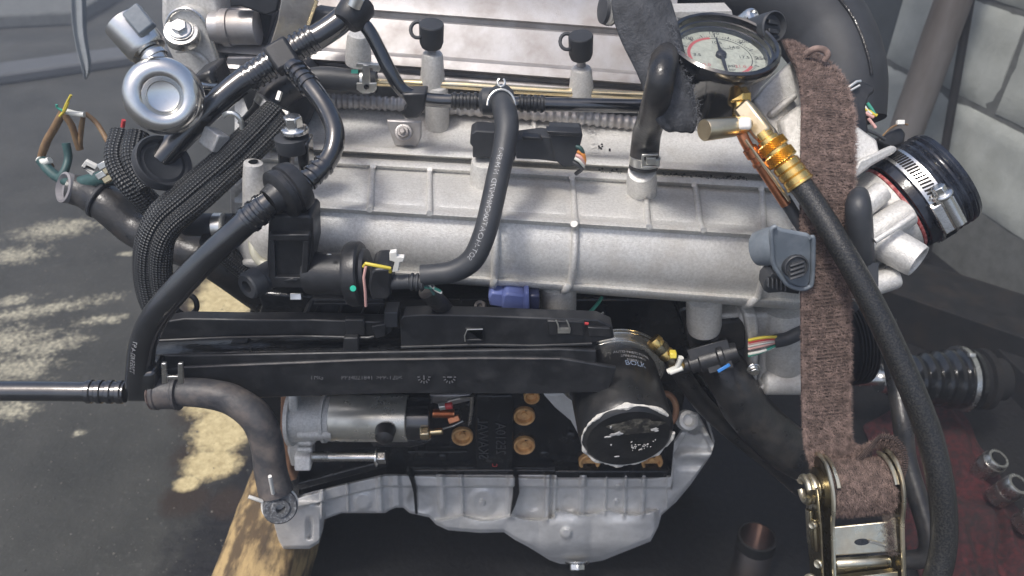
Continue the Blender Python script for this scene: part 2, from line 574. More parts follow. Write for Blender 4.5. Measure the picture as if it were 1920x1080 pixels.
def route(pts, r=None, n=8):
    """(px, py, y[, rpx]) stations -> smooth path and radii in metres"""
    P = [W(*q[:3]) for q in pts]
    rr = [R(q[3] if len(q) > 3 else r, p) for q, p in zip(pts, P)]
    path = catmull(P, n)
    rs = [v.x for v in catmull([Vector((x, 0, 0)) for x in rr], n)]
    return path, rs
def pipe(name, m, parent, pts, r=None, n=8, seg=16, label=None, flat=1.0, wob=0.0, kind=None):
    path, rs = route(pts, r, n)
    o = MB().tube(path, rs, seg, flat=flat, wob=wob).build(name, m, parent, smooth=60, label=label, kind=kind)
    return o, path, rs
def ridged(o, p, q, r, k=3, amp=.25, seg=20, pw=.5):
    """k raised rings round the axis p-q"""
    L = (q - p).length
    prof = [(0, r)]
    for i in range(k):
        c = L * (i + .5) / k
        h = L / k * .5 * pw
        prof += [(c - h * 1.3, r), (c - h * .8, r * (1 + amp)), (c + h * .8, r * (1 + amp)), (c + h * 1.3, r)]
    prof.append((L, r))
    return o.lathe(p, q - p, prof, seg)
def textobj(s, size, fn, name, m, parent, align='CENTER', ext=0.0):
    cu = bpy.data.curves.new("lettering", 'FONT')
    cu.body = s
    cu.size = size
    cu.align_x = align
    cu.align_y = 'CENTER'
    cu.resolution_u = 2
    ob = bpy.data.objects.new("lettering", cu)
    COL.objects.link(ob)
    bpy.context.view_layer.update()
    me = bpy.data.meshes.new_from_object(ob.evaluated_get(bpy.context.evaluated_depsgraph_get()))
    bpy.data.objects.remove(ob)
    bpy.data.curves.remove(cu)
    b = MB()
    b.v = [fn(v.co.x, v.co.y) for v in me.vertices]
    b.f = [tuple(p.vertices) for p in me.polygons]
    bpy.data.meshes.remove(me)
    return b.build(name, m, parent, smooth=0)
def flat_fn(o, ux, uy, lift):
    n = ux.cross(uy).normalized()
    if n.dot(CAM - o) < 0:
        n = -n
    return lambda x, y: o + ux * x + uy * y + n * lift
def bolt(name, parent, p, ax, r, h, m='steel', flange=True):
    b = MB()
    ax = ax.normalized()
    if flange:
        b.lathe(p, ax, [(0, r * 1.45), (h * .28, r * 1.4), (h * .34, r * 1.05)], 24)
    b.hexa(p + ax * (h * .25), p + ax * h, r)
    return b.build(name, m, parent, bev=r * .12)

# ------------------------------------------------------------------ setting: floor, wall
fl = MB()
NX, NY = 60, 60
for_rows = []
for i in range(NY + 1):
    yy = -1.5 + 9.0 * i / NY
    for_rows.append([Vector((-5 + 10 * j / NX, yy, .006 * noise.noise(Vector((j * .35, i * .35, 3))))) for j in range(NX + 1)])
for_rows = [[Vector((p.x, p.y, 0)) if i in (0, NY) or j in (0, NX) else p for j, p in enumerate(r)] for i, r in enumerate(for_rows)]
fl.grid(for_rows)
# out to the horizon
b0 = len(fl.v)
fl.v += [Vector((-200, -200, 0)), Vector((200, -200, 0)), Vector((200, 200, 0)), Vector((-200, 200, 0)),
         Vector((-5, -1.5, 0)), Vector((5, -1.5, 0)), Vector((5, 7.5, 0)), Vector((-5, 7.5, 0))]
for i in range(4):
    j = (i + 1) % 4
    fl.f.append((b0 + i, b0 + j, b0 + 4 + j, b0 + 4 + i))
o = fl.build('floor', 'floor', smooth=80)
o["kind"] = "structure"

b = MB()
for _ in range(900):
    px, py = rnd.uniform(-10, 520), rnd.uniform(400, 1080)
    p = FL(px, py, 0)
    r = .0006 + .0022 * rnd.random() ** 4
    p.z = .006 * noise.noise(Vector((p.x / 10 * 60 * .35 + 10.5, (p.y + 1.5) / 9 * 60 * .35, 3))) + r * .3
    q = [p + Vector((rnd.uniform(-1, 1), rnd.uniform(-1, 1), rnd.uniform(-.5, .5))).normalized() * r * rnd.uniform(.7, 1.3) for _ in range(4)] + [p + ZA * r * .8]
    n = len(b.v)
    b.v += [p + XA * r, p + YA * r * .8, p - XA * r * .9, p - YA * r] + [p + ZA * r * rnd.uniform(.5, 1.0) + XA * r * rnd.uniform(-.3, .3)]
    b.f += [(n, n + 1, n + 4), (n + 1, n + 2, n + 4), (n + 2, n + 3, n + 4), (n + 3, n, n + 4)]
o = b.build1('grit', mat('loose_grit', (.06, .06, .055), (.16, .15, .13), 90, .4, .6, .9), smooth=0)
o["kind"] = "stuff"

# block wall on the right, running away from the lens
wp = D(1800, 200, 1.63)
wd = Vector((-.223, .975, 0)).normalized()
wn = Vector((-wd.y, wd.x, 0))              # towards the engine
def wallpt(px, py):
    r = ray(px, py)
    t = (wp - CAM).dot(wn) / r.dot(wn)
    return CAM + r * t
J = wallpt(1850, 215)                      # a joint crossing
zj, sj = J.z, (J - wp).dot(wd)
BH, BL, JT = .190, .385, .013
wall = thing('block_wall', 'grey concrete block wall behind the engine on its right, with a pole leaning against it', 'wall', Vector((wp.x, wp.y, 0)))
base = Vector((wp.x, wp.y, 0))
mb = MB()
z1 = zj + 5 * (BH + JT)
mb.obox(base + wd * .6 - wn * .095 + ZA * (z1 / 2), wd * 2.2, wn * .085, ZA * (z1 / 2))
mb.build('mortar', 'mortar', wall)
def block_mesh(L, H):
    b = MB()
    b.obox(Vector((0, 0, 0)), wd * L / 2, wn * .05, ZA * H / 2)
    return b
proto = None
for row in range(-5, 5):
    zc = zj + row * (BH + JT) + BH / 2 + JT / 2
    if zc - BH / 2 < -.09:
        continue
    for k in range(-4, 7):
        sc_ = sj + (k + (.5 if row % 2 else 0)) * (BL + JT) + BL / 2
        if not -1.55 < sc_ < 2.7:
            continue
        h0, h1 = max(zc - BH / 2, .0), zc + BH / 2
        c = base + wd * sc_ + ZA * zc - wn * .055
        if h0 > zc - BH / 2 + .001:
            continue
        if proto is None:
            proto = block_mesh(BL, BH)
            pr = proto.build('block', 'block', None)
            bmx = bmesh.new()
            bmx.from_mesh(pr.data)
            bmesh.ops.subdivide_edges(bmx, edges=bmx.edges, cuts=9, use_grid_fill=True)
            for v in bmx.verts:
                e = min(BL / 2 - abs(v.co.dot(wd)), .02), min(BH / 2 - abs(v.co.z), .02)
                worn = max(0, .012 - min(e)) * .5
                v.co -= wn * (worn + .0035 * noise.noise(v.co * 18) + .002 * noise.noise(v.co * 55))
            bmx.to_mesh(pr.data)
            bmx.free()
            pr.data.shade_smooth()
            bo = pr
        else:
            bo = pr.copy()
            COL.objects.link(bo)
        bo.parent = wall
        bo.location = c - base + wn * rnd.uniform(-.002, .003)
        bo.rotation_euler = (rnd.uniform(-.004, .004), rnd.uniform(-.004, .004), rnd.uniform(-.004, .004))

# leaning pole, thin dark line modelling its shadow edge and a cable
pt, pb = CAM + (wallpt(1802, -40) - CAM) * .93, CAM + (wallpt(1676, 310) - CAM) * .90
pb = pb + (pb - pt) * .35
o = MB().tube(catmull([pt + (pt - pb) * .5, pt, pb], 8), .036, 18, wob=.03).build('pole', 'pole', smooth=60)
tag(o, 'weathered round grey pole leaning against the block wall', 'pole')
r0, r1 = CAM + (wallpt(1826, -40) - CAM) * .97, CAM + (wallpt(1768, 300) - CAM) * .95
o = MB().tube([r0 + (r0 - r1) * .3, r0, r1, r1 + (r1 - r0) * .6], .009, 10).build('shadow_cable', 'darkmetal')
tag(o, 'thin dark line standing in for the shadow edge of the pole and a cable', 'rod')

# dark bench block and channel on the ground at right
def slab(name, label, cat, c, ux, uy, uz, m, bev=.002):
    b = MB()
    b.obox(c, ux, uy, uz)
    o = b.build(name, m, bev=bev)
    return tag(o, label, cat)
p0 = FL(1880, 520, .22)
p0 = FL(1885, 392, .12)
slab('steel_box', 'black steel box standing by the foot of the block wall', 'box', Vector((p0.x, p0.y, .06)), Vector((.09, .03, 0)), Vector((-.03, .08, 0)), ZA * .06, 'darkmetal')
q0 = D(1612, 20, 1.52)
slab('steel_post', 'dark steel post standing behind the black inlet duct', 'post', Vector((q0.x, q0.y, .7)), Vector((.055, .01, 0)), Vector((-.01, .05, 0)), ZA * .7, 'post', .006)
p0 = FL(1700, 560, .05)
tr = slab('steel_channel', 'dark steel channel lying on the floor under the throttle body', 'channel', Vector((p0.x, p0.y, .05)), Vector((.30, -.24, 0)), Vector((.05, .06, 0)), ZA * .05, 'darkmetal')
p0 = FL(1870, 640, .05)
slab('angle_iron', 'short dark steel bar lying beyond the drive shaft boot', 'steel bar', Vector((p0.x, p0.y, .03)), Vector((-.03, .22, 0)), Vector((.025, .003, 0)), ZA * .03, 'darkmetal')
k0, k1 = FL(-250, 175, .04), FL(420, 80, .04)
kd = (k1 - k0)
o = MB().prismv([k0, k0 + YA * .18, k0 + YA * .18 - ZA * .04, k0 - ZA * .04], kd).build('kerb', mat('kerb_concrete', (.085, .09, .095), (.065, .07, .075), 12, .4, .7, .8, 0, 90, .5), bev=.01)
o["kind"] = "structure"
k0, k1 = FL(-250, 40, .06), FL(140, 22, .06)
o = MB().prismv([k0, k0 + YA * .6, k0 + YA * .6 - ZA * .06, k0 - ZA * .06], (k1 - k0)).build('concrete_slab', M['mortar'], bev=.01)
o["kind"] = "structure"
# pale strip of cloth hanging in from above
b = MB()
rows = []
for px, py, w in ((146, -260, 15), (146, -60, 15), (147, 0, 15), (148, 35, 15), (150, 65, 13), (156, 95, 13), (161, 118, 11), (162, 135, 7), (160, 149, 1)):
    rows.append([D(px - w, py, 1.25), D(px - w * .3, py, 1.265), D(px + w * .4, py, 1.25), D(px + w, py + 2, 1.27)])
b.grid(rows)
o = b.build('cloth_strip', 'rag_pale', solid=.003, sub=1)
tag(o, 'pale strip of cloth hanging down beyond the fuel pump', 'cloth strip')

# timber under the sump lug
ta = [FL(474, 872, .10), FL(380, 1110, .10), FL(528, 1110, .10), FL(530, 980, .10), FL(540, 872, .10)]
yb, yf = 1.02, ta[1].y
xl_f, xr_f, xl_b = ta[1].x, ta[2].x, ta[0].x
b = MB()
n = 26
rows = []
for i in range(n + 1):
    t = i / n
    L = ta[1].lerp(ta[0], t * 1.25)
    Rr = Vector((ta[2].x + .004 * t, L.y, .10))
    ring = [Vector((L.x, L.y, .0)), Vector((L.x, L.y, .094)), Vector((L.x + .006, L.y, .10)), L.lerp(Rr, .3), L.lerp(Rr, .65), Vector((Rr.x - .006, Rr.y, .10)), Vector((Rr.x, Rr.y, .094)), Vector((Rr.x, Rr.y, .0))]
    rows.append([p + Vector((.0012 * noise.noise(p * 40), 0, .0016 * noise.noise(p * 55) if p.z > .05 else 0)) for p in ring])
b.ring_strip(rows)
o = b.build('timber_beam', 'wood', smooth=50)
tag(o, 'oil stained squared timber beam under the left end of the oil pan', 'timber')

# red cloth, sockets, open tube on the floor at lower right
b = MB()
rows = []
for i in range(36):
    v = i / 35
    row = []
    for j in range(26):
        u = j / 25
        px = 1690 + 190 * v + (u - .5) * (150 + 90 * v)
        py = 760 + 400 * v + (u - .5) * -90
        p = FL(px, py, 0)
        e = min(u, 1 - u, v, 1 - v)
        p.z = .006 + min(e * 8, 1) * (.012 + .010 * math.sin(u * 26 + 5 * noise.noise(Vector((u * 3, v * 4, 1)))) + .012 * noise.noise(Vector((u * 6, v * 9, 2))))
        p.x += .012 * noise.noise(Vector((u * 5, v * 8, 7)))
        row.append(p)
    rows.append(row)
b.grid(rows)
o = b.build('red_cloth', 'rag', smooth=80, solid=.003, sub=1)
tag(o, 'crumpled dark red cloth on the floor under the row of sockets', 'cloth')
def socket(px, py, tilt, label, two):
    p = FL(px, py, .03)
    ax = Vector((tilt, -.25, 1)).normalized()
    t = thing('socket', label, 'socket', p, 'sockets in a row on the red cloth')
    if two:
        prof = [(0, .0135), (.002, .0145), (.020, .0145), (.0215, .0185), (.024, .0185), (.046, .0165), (.048, .0155), (.048, .0118), (.032, .0112)]
    else:
        prof = [(0, .0150), (.002, .0165), (.026, .0165), (.027, .0172), (.048, .0172), (.050, .0162), (.050, .0118), (.032, .0112)]
    MB().lathe(p, ax, prof, 32).build('socket_body', 'socket', t, smooth=35)
    MB().lathe(p + ax * .030, ax, [(0, .0111), (.019, .0117)], 6, cap=True).build('hexagon_hole', 'darkmetal', t, smooth=0)
    b = MB()
    u, w = perp(ax)
    for k in range(60):
        a = math.tau * k / 60
        d = u * math.cos(a) + w * math.sin(a)
        b.obox(p + ax * (.034 if two else .022) + d * (.0175 if two else .0166), ax * .004, ax.cross(d) * .0005, d * .0006)
    b.build('knurled_band', 'socket', t, smooth=0)
socket(1834, 886, .22, 'stepped chrome socket with a raised collar, topmost in the row on the red cloth', True)
socket(1866, 934, .25, 'plain straight chrome socket between the collared one and the cut-off one', False)
socket(1915, 985, .25, 'chrome socket lowest in the row, cut off by the frame edge', False)
p = FL(1402, 1082, .0)
ax = Vector((-.02, .05, 1)).normalized()
t = thing('large_socket', 'large open steel socket standing upright on the floor left of the ratchet', 'socket', p)
MB().lathe(p, ax, [(0, .026), (.085, .0245), (.088, .0225), (.05, .0225), (.01, .0225)], 32, cap=True).build('socket_body', mat('reflective_steel', (.62, .54, .50), (.50, .49, .52), 30, .4, .7, .22, 1.0, 200, .08), t)
MB().lathe(p + ax * .070, ax, [(0, .0262), (.002, .0268), (.018, .0262), (.0188, .0242), (.017, .0228)], 32, cap=False).build('dark_collar', 'darkmetal', t)

# ------------------------------------------------------------------ engine
E = thing('engine', 'used car engine with silver intake manifold, black hoses and grey oil pan on a timber', 'engine', Vector((0, .62, .08)))

# ---- block
blk = MB()
blk.prism([(470, 560), (1262, 560), (1300, 640), (1262, 893), (1262, 896), (760, 892), (560, 945), (540, 930), (520, 900), (452, 800), (455, 740)], .62, .22)
block = blk.build('cylinder_block', 'blockpaint', E, bev=.003)
b = MB()
for x0, x1, yy in ((765, 888, 876), (958, 1085, 876), (764, 876, 846)):
    b.tube([W(x0, yy, .615), W((x0 + x1) / 2, yy + 1, .614), W(x1, yy, .615)], R(3, W(x0, yy, .6)), 8)
b.build('casting_ridge', 'blockpaint', block)
b = MB()
b.bx(892, 742, 962, 888, .612, .02)
b.bx(760, 882, 1262, 892, .610, .02)
b.bx(1040, 884, 1256, 897, .606, .02)
b.prism([(560, 920), (555, 908), (720, 864), (726, 876)], .604, .02)
b.prism([(548, 880), (560, 876), (560, 936), (548, 936)], .604, .02)
b.build('web_rib', 'blockpaint', block, bev=.002)
for px, py in ((790, 850), (830, 855), (1020, 850), (880, 760), (1070, 815)):
    p = W(px, py, .617)
    MB().lathe(p, -YA, [(-.004, .006), (.002, .0055), (.004, .003)], 16).build('casting_boss', 'blockpaint', block)
for s, px in (("SKAWAL", 905), ("2ES10A", 938)):
    p = W(px, 822, .612)
    k = R(112, p)
    textobj(s, k / 4.1, flat_fn(p, ZA, XA, .0012), 'cast_lettering', 'faintprint', block)
p = W(927, 871, .612)
textobj("C", R(14, p), flat_fn(p, ZA, XA, .0014), 'paint_mark', 'wire_red', block)
for i, (px, py, r) in enumerate(((983, 778, 20), (983, 833, 20), (867, 816, 20), (1105, 864, 20), (1222, 864, 20), (997, 742, 15))):
    p = W(px, py, .618)
    ax = Vector((.05, -1, .12)).normalized()
    q = R(r, p)
    MB().lathe(p, ax, [(-.004, q), (.004, q), (.0052, q * .9), (.004, q * .78), (-.001, q * .70), (-.0015, q * .32), (.001, q * .26), (.0014, q * .05)], 28).build('core_plug', 'rust', block, smooth=35)

# ---- oil pan: one casting, its face worked out as depth over the front view
def plin(tab, x):
    for (a, p), (c, q) in zip(tab, tab[1:]):
        if x <= c:
            return p + (q - p) * max(0, (x - a)) / (c - a)
    return tab[-1][1]
def sstep(a, c, x):
    t = min(1, max(0, (x - a) / (c - a)))
    return t * t * (3 - 2 * t)
PTOP = [(515, 946), (548, 932), (640, 908), (722, 889), (1258, 892), (1264, 826), (1298, 772), (1308, 774), (1318, 792), (1338, 832)]
PBOT = [(515, 986), (522, 1012), (531, 1029), (580, 1029), (598, 1018), (606, 992), (608, 974), (640, 962), (722, 962), (732, 956), (742, 952), (756, 952), (768, 962), (805, 970), (818, 984), (840, 994), (900, 999), (945, 998), (965, 1012), (990, 1025),
        (1030, 1050), (1050, 1057), (1080, 1059), (1130, 1051), (1220, 1015), (1234, 988), (1240, 966), (1268, 941), (1294, 910), (1334, 852), (1338, 836)]
PRIB = [(604, 5, 1.0), (652, 3, .5), (712, 7, 1.0), (742, 12, .6), (828, 8, 1.1), (866, 4, .6), (958, 9, 1.0), (1026, 6, 1.0), (1040, 5, .5), (1092, 8, 1.0), (1136, 3, .4), (1172, 4, .5), (1206, 5, .6)]
def pan_y(x, py, t):
    top = plin(PTOP, x)
    y = .618
    y -= .013 * (1 - sstep(21, 25, py - max(top, 888 if x < 1262 else 0)))                 # rail
    if x > 1250:
        y -= .008 * (1 - sstep(0, 30, abs((x - 1262) * .85 - (900 - py)) - 26)) + .006 * sstep(1290, 1330, x)
        y += .006 * math.sin(py * .16) * sstep(1262, 1280, x) * (1 - sstep(870, 890, py))
    for cx, w, a in PRIB:
        sag = 968 + 6 * math.sin(cx)
        y -= .010 * a * (1 - sstep(w * .35, w * 1.15, abs(x - cx - (py - 930) * .04 * (1 if cx < 900 else -1)))) * (1 - sstep(sag - 10, sag + 10, py))
    garl = 966 + 9 * abs(math.sin((x - 866) * math.pi / 92)) - (10 if x > 1040 else 0)
    if x > 806:
        y -= .012 * sstep(garl - 2, garl + 2, py) * (1 - sstep(1225, 1238, x)) * sstep(806, 836, x)    # sump swelling below the pockets
        for cx, w, a in ((906, 44, .006), (1060, 50, .007), (1165, 60, .006)):
            y -= a * max(0, 1 - ((x - cx) / w) ** 2) * sstep(960, 985, py)
        y += .030 * sstep(1000, 1062, py) ** 2
    if x < 612:
        y -= .016 * (1 - sstep(598, 610, x)) * sstep(938, 950, py)                               # lug
        y += .010 * (1 - sstep(0, 9, abs(x - 580))) * sstep(965, 985, py) * (1 - sstep(1005, 1015, py))
    for cx, cy, r, a in ((905, 942, 5, .004), (1156, 941, 5, .003), (1062, 1000, 10, .005), (1160, 914, 6, .005), (680, 940, 16, .004), (906, 940, 24, .005), (1000, 942, 14, -.004), (1066, 944, 14, -.004), (790, 940, 22, -.004), (1300, 800, 14, -.006)):
        y -= a * (1 - sstep(r * .7, r * 1.3, math.hypot(x - cx, py - cy)))
    e = min(t, 1 - t)
    y += .006 * (1 - sstep(0, .06, e))
    return y + .0006 * noise.noise(Vector((x * .03, py * .03, 3))) + .0003 * noise.noise(Vector((x * .11, py * .11, 5)))
pxs = sorted(set([515 + 2.0 * k for k in range(412)] + [x for x, _ in PBOT] + [x for x, _ in PTOP if x < 1338]))
rows = []
for x in pxs:
    a, c = plin(PTOP, x), plin(PBOT, x)
    if c - a < 3:
        c = a + 3
    n = 60
    col = [W(x, a, .66)] + [W(x, a + (c - a) * k / n, pan_y(x, a + (c - a) * k / n, k / n)) for k in range(n + 1)] + [W(x, c, .66) + ZA * .004, W(x, c, .80) + ZA * .01]
    rows.append(col)
rows = [[p + YA * .10 for p in rows[0]]] + rows + [[p + YA * .12 for p in rows[-1]]]
pan = MB().grid(rows).build('oil_pan', 'panalu', E, smooth=18)
for poly in ([(764, 890), (775, 897), (781, 920), (783, 965), (778, 964), (775, 925), (770, 905)], [(962, 890), (972, 898), (974, 925), (966, 950), (956, 970), (962, 930)]):
    MB().prism(poly, .599, .014).build('sealant_streak', 'blockpaint', pan, bev=.001)
p = W(1082, 1052, .612)
bolt('drain_plug', pan, p, Vector((0, -.8, -.6)), R(16, p), .012)
p = W(1290, 788, .600)
MB().lathe(p, Vector((0, -.7, .7)), [(-.01, R(20, p)), (.004, R(18, p)), (.006, R(12, p)), (-.002, R(9, p))], 20).build('dowel_hole', 'panalu', pan)

# ---- upper block darkness: rear casting below the manifold, with pipes
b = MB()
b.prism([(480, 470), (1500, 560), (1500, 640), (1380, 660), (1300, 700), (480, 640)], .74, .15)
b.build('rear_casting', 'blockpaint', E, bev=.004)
pipe('wiring_conduit', 'oldrubber', E, [(560, 560, .64), (640, 600, .63), (780, 560, .64), (840, 600, .63), (960, 640, .63)], 16)
pipe('coolant_pipe', 'oldrubber', E, [(1120, 560, .68), (1180, 610, .66), (1230, 650, .66), (1290, 720, .66)], 22)
pipe('coolant_pipe', 'blockpaint', E, [(1180, 560, .70), (1270, 600, .69), (1340, 590, .69)], 26)
pipe('coolant_pipe', 'blockpaint', E, [(840, 555, .66), (900, 575, .66), (1000, 600, .67), (1100, 590, .67)], 12)
for k in range(5):
    p = W(1224 + k * 10, 636 + k * 11, .545)
    MB().lathe(p, Vector((.6, -.3, -.6)), [(0, .007), (.004, .008), (.008, .007)], 18).build('hose_ferrule', 'darkzinc' if k % 2 else 'brass', E)
p = W(1262, 664, .535)
MB().obox(p, XA * .0032, UP * .0026, YA * .003).build('connector_lock', 'wire_yellow', E, bev=.001)
b = MB()
b.tube([W(1252, 697, .535), W(1270, 688, .535), W(1277, 670, .535)], .0028, 10)
b.tube([W(1256, 699, .533), W(1280, 690, .533)], .0025, 10)
b.build('stripped_wire', 'wire_white', E)

# ---- bell housing / pump casting at right below the manifold
b = MB()
b.prism([(1385, 592), (1520, 585), (1520, 742), (1430, 742), (1408, 728), (1425, 690), (1420, 650), (1392, 620)], .575, .12)
hs = b.build('pump_housing', 'cast', E, bev=.004)
b = MB()
b.prism([(1395, 590), (1420, 590), (1424, 640), (1420, 720), (1408, 700), (1405, 640)], .562, .04)
b.prism([(1340, 592), (1392, 588), (1410, 625), (1375, 630)], .58, .05)
b.build('housing_rib', 'cast', hs, bev=.003)
p = W(1435, 725, .570)
MB().lathe(p, -YA, [(-.01, R(14, p)), (.004, R(14, p)), (.006, R(10, p)), (.001, R(7, p)), (.001, 0.0005)], 20).build('dowel_boss', 'cast', hs)
b = MB()
b.tube([W(1470, 600, .570), W(1468, 650, .570), W(1460, 705, .571)], .0012, 8)
b.build('casting_seam', 'mortar', hs)
p, q = W(1428, 716, .572), W(1540, 716, .572)
MB().lathe(p, XA, [(0, R(14, p)), (.002, R(22, p)), (.004, R(24, p)), ((q - p).length, R(25, p))], 28).build('shaft_boss', 'cast', hs, smooth=40)
p, q = W(1472, 588, .585), W(1468, 690, .585)
MB().lathe(p, q - p, [(-.01, R(40, p)), (.006, R(44, p)), ((q - p).length * .8, R(44, p)), ((q - p).length, R(36, p))], 32, sx=1.0).build('housing_barrel', 'cast', hs, smooth=40)
bolt('flange_bolt', hs, W(1412, 690, .558), -YA, R(9, p), .007, 'steel')
# pulley rings just right of the strap
pul = MB()
c = W(1570, 640, .66)
ax = Vector((1, .12, .05)).normalized()
prof = []
for k in range(6):
    prof += [(k * .004, R(78, c)), (k * .004 + .001, R(84, c)), (k * .004 + .0028, R(84, c)), (k * .004 + .004, R(78, c))]
MB().lathe(c, ax, [(-.03, R(60, c))] + prof + [(.026, R(60, c))], 48).build('belt_pulley', 'darkmetal', E, smooth=30)

# ---- drive shaft with boot
ds = thing('drive_shaft', 'black drive shaft with a ribbed rubber boot and steel clamps behind the hose', 'drive shaft', W(1790, 790, .95))
a, z = W(1560, 708, .92), W(1960, 712, .92)
u = (z - a).normalized()
def at(px):
    return a + u * ((px - 58 - 1560) / 400 * (z - a).length)
MB().cyl(at(1560), at(1720), R(15, a)).build('shaft_bar', 'steel', ds)
prof, L = [], (at(1868) - at(1716)).length
for k in range(7):
    r0 = R(34 + 25 * (k / 6) ** .8, a)
    t = L * k / 7
    prof += [(t, r0 * .86), (t + L * .05, r0), (t + L * .09, r0), (t + L * .135, r0 * .88)]
prof += [(L, R(59, a)), (L * 1.06, R(57, a)), (L * 1.07, R(48, a))]
MB().lathe(at(1716), u, prof, 48).build('rubber_boot', mat('black_boot_rubber', (.004, .0045, .005), (.008, .0085, .009), 50, .4, .7, .18, 0, 200, .1, coat=.5), ds, smooth=35)
MB().lathe(at(1704), u, [(0, R(20, a)), (.001, R(27, a)), (.010, R(28, a)), (.012, R(20, a))], 32).build('small_clamp', 'steel', ds)
MB().lathe(at(1851), u, [(0, R(58, a)), (.0006, R(62, a)), (.0085, R(62, a)), (.009, R(58, a))], 48).build('large_clamp', 'steel', ds)
b = MB()
b.obox(at(1853) + (UP * .75 - FWD * .66) * R(65, a), u * .005, UP * .003, FWD * .004)
b.build('clamp_ear', 'clipmetal', ds, bev=.001)
MB().lathe(at(1878), u, [(0, R(50, a)), (.01, R(50, a)), (.012, R(58, a)), (.022, R(58, a)), (.024, R(40, a)), (.05, R(40, a))], 40).build('joint_housing', 'darkmetal', ds)

# ---- valve cover
def vc(x, t):
    rows = VCR
    i = min(int(t), len(rows) - 2)
    f = t - i
    py = rows[i][0] * (1 - f) + rows[i + 1][0] * f
    y = rows[i][1] * (1 - f) + rows[i + 1][1] * f
    return W(x, py + .075 * (x - 860), y)
VCR = [(-150, .92), (-60, .83), (-30, .80), (30, .772), (34, .776), (42, .776), (46, .768), (80, .757), (108, .748), (112, .737), (115, .733), (131, .727), (134, .731), (136, .742), (142, .742), (145, .731), (148, .727), (160, .722), (164, .727), (170, .75), (210, .76)]
xs = [400 + 870 * i / 40 for i in range(41)]
b = MB()
b.grid([[vc(x, i) for x in xs] for i in range(len(VCR))])
vcv = b.build('valve_cover', 'alu', E, smooth=35)
for px, y0, y1, r in ((811, 98, 172, 22), (1090, 126, 188, 22), (672, 62, 118, 23), (820, 160, 240, 22)):
    p, q = W(px, y0, .70), W(px, y1, .705)
    L = (q - p).length
    MB().lathe(p, q - p, [(0, R(r * .45, p)), (.001, R(r * .82, p)), (.004, R(r * .92, p)), (L * .45, R(r, p)), (L * .5, R(r * 1.04, p)), (L, R(r * 1.08, p))], 28).build('injector_tower', 'cast', vcv, smooth=35)
for px, py in ((806, 66), (1086, 88)):
    p, q = W(px + 3, py - 22, .695), W(px + 3, py + 20, .70)
    inj = MB().lathe(p, q - p, [(0, R(22, p)), (.001, R(23.5, p)), ((q - p).length * .8, R(23, p)), ((q - p).length, R(20, p))], 24).build('vacuum_cap', 'graphite', E, smooth=35)
    b = MB()
    c = W(px - 23, py - 10, .695)
    ring = [c + XA * (R(13, c) * math.cos(t)) + UP * (R(15, c) * math.sin(t)) for t in [math.radians(60 + 24 * k) for k in range(11)]]
    b.tube(ring, R(3.5, c), 8)
    b.build('pull_loop', 'graphite', inj)
    q2 = W(px + 4, py + 36, .703)
    MB().cyl(q, q2, R(7, q), R(9, q)).build('cap_stem', 'alu', inj)

# ribbed rail under the fuel pipe
pth, _ = route([(600, 188, .712), (760, 196, .712), (1000, 213, .712), (1200, 232, .712)], 13, 70)
rs = [R(13, pth[0]) * (1 + .12 * math.sin(i * math.tau / 5.0)) for i in range(len(pth))]
MB().tube(pth, rs, 14).build('ribbed_rail', 'alu', E, smooth=70)
pipe('fuel_pipe', 'gold', E, [(706, 154, .70), (860, 160, .70), (1000, 170, .70), (1215, 180, .70)], 8)
o, pth, rs = pipe('rubber_coupling', 'rubber', E, [(575, 150, .70), (610, 146, .70), (660, 151, .70), (706, 154, .70)], 21)
b = MB()
b.lathe(W(678, 152, .70), XA, [(0, R(21.5, W(680, 152, .7))), (.0005, R(23.5, W(680, 152, .7))), (.008, R(23.5, W(680, 152, .7))), (.0085, R(21.5, W(680, 152, .7)))], 30)
cl = b.build('spring_clamp', 'clipmetal', E)
b = MB()
b.prism([(668, 156), (706, 156), (706, 168), (700, 174), (676, 174), (668, 168)], .672, .003)
b.prism([(680, 122), (692, 122), (694, 158), (678, 158)], .672, .003)
b.prism([(668, 118), (712, 122), (712, 134), (700, 134), (698, 128), (668, 126)], .674, .006)
b.build('clamp_tang', 'clipmetal', cl, bev=.0006)
p = W(687, 163, .671)
MB().lathe(p, -YA, [(0, R(5, p)), (.0004, R(5, p))], 12).build('clamp_hole', 'blockpaint', cl)
p = W(665, 134, .672)
MB().obox(p, XA * .003, UP * .0015, YA * .001).build('paint_dab', 'green', cl)

# ---- intake manifold plenum
PR = [(198, .730, .055), (205, .715, .055), (232, .702, .055), (270, .672, .055), (274, .660, .055), (277, .656, .055), (286, .651, .055), (288, .656, .056), (290, .664, .056), (297, .657, .056), (299, .644, .057), (302, .639, .057),
      (310, .634, .057), (313, .636, .057), (316, .638, .057), (330, .622, .058), (345, .604, .058), (360, .589, .059), (375, .576, .060), (384, .569, .061), (388, .560, .061), (391, .555, .061), (396, .551, .062), (399, .553, .062), (403, .557, .062),
      (425, .551, .064), (445, .547, .066), (465, .545, .068), (485, .5455, .071), (503, .550, .073), (508, .545, .074), (514, .545, .075), (519, .553, .076), (521, .580, .076), (515, .66, .076)]
def pl(x, t, out=0.0):
    i = max(0, min(int(t), len(PR) - 2))
    f = t - i
    a, c = PR[i], PR[i + 1]
    py, y, s = (a[k] * (1 - f) + c[k] * f for k in range(3))
    y += .00012 * max(0, x - 1470) + .000016 * max(0, x - 1450) ** 2 * .3
    y += .000010 * max(0, 500 - x) ** 2
    p = W(x, py + s * (x - 700), y)
    return p + (YA * -1 + ZA * .5) * out
cols = [440, 455, 470, 485] + [500 + 950 * i / 60 for i in range(61)] + [1462, 1475, 1490, 1505]
b = MB()
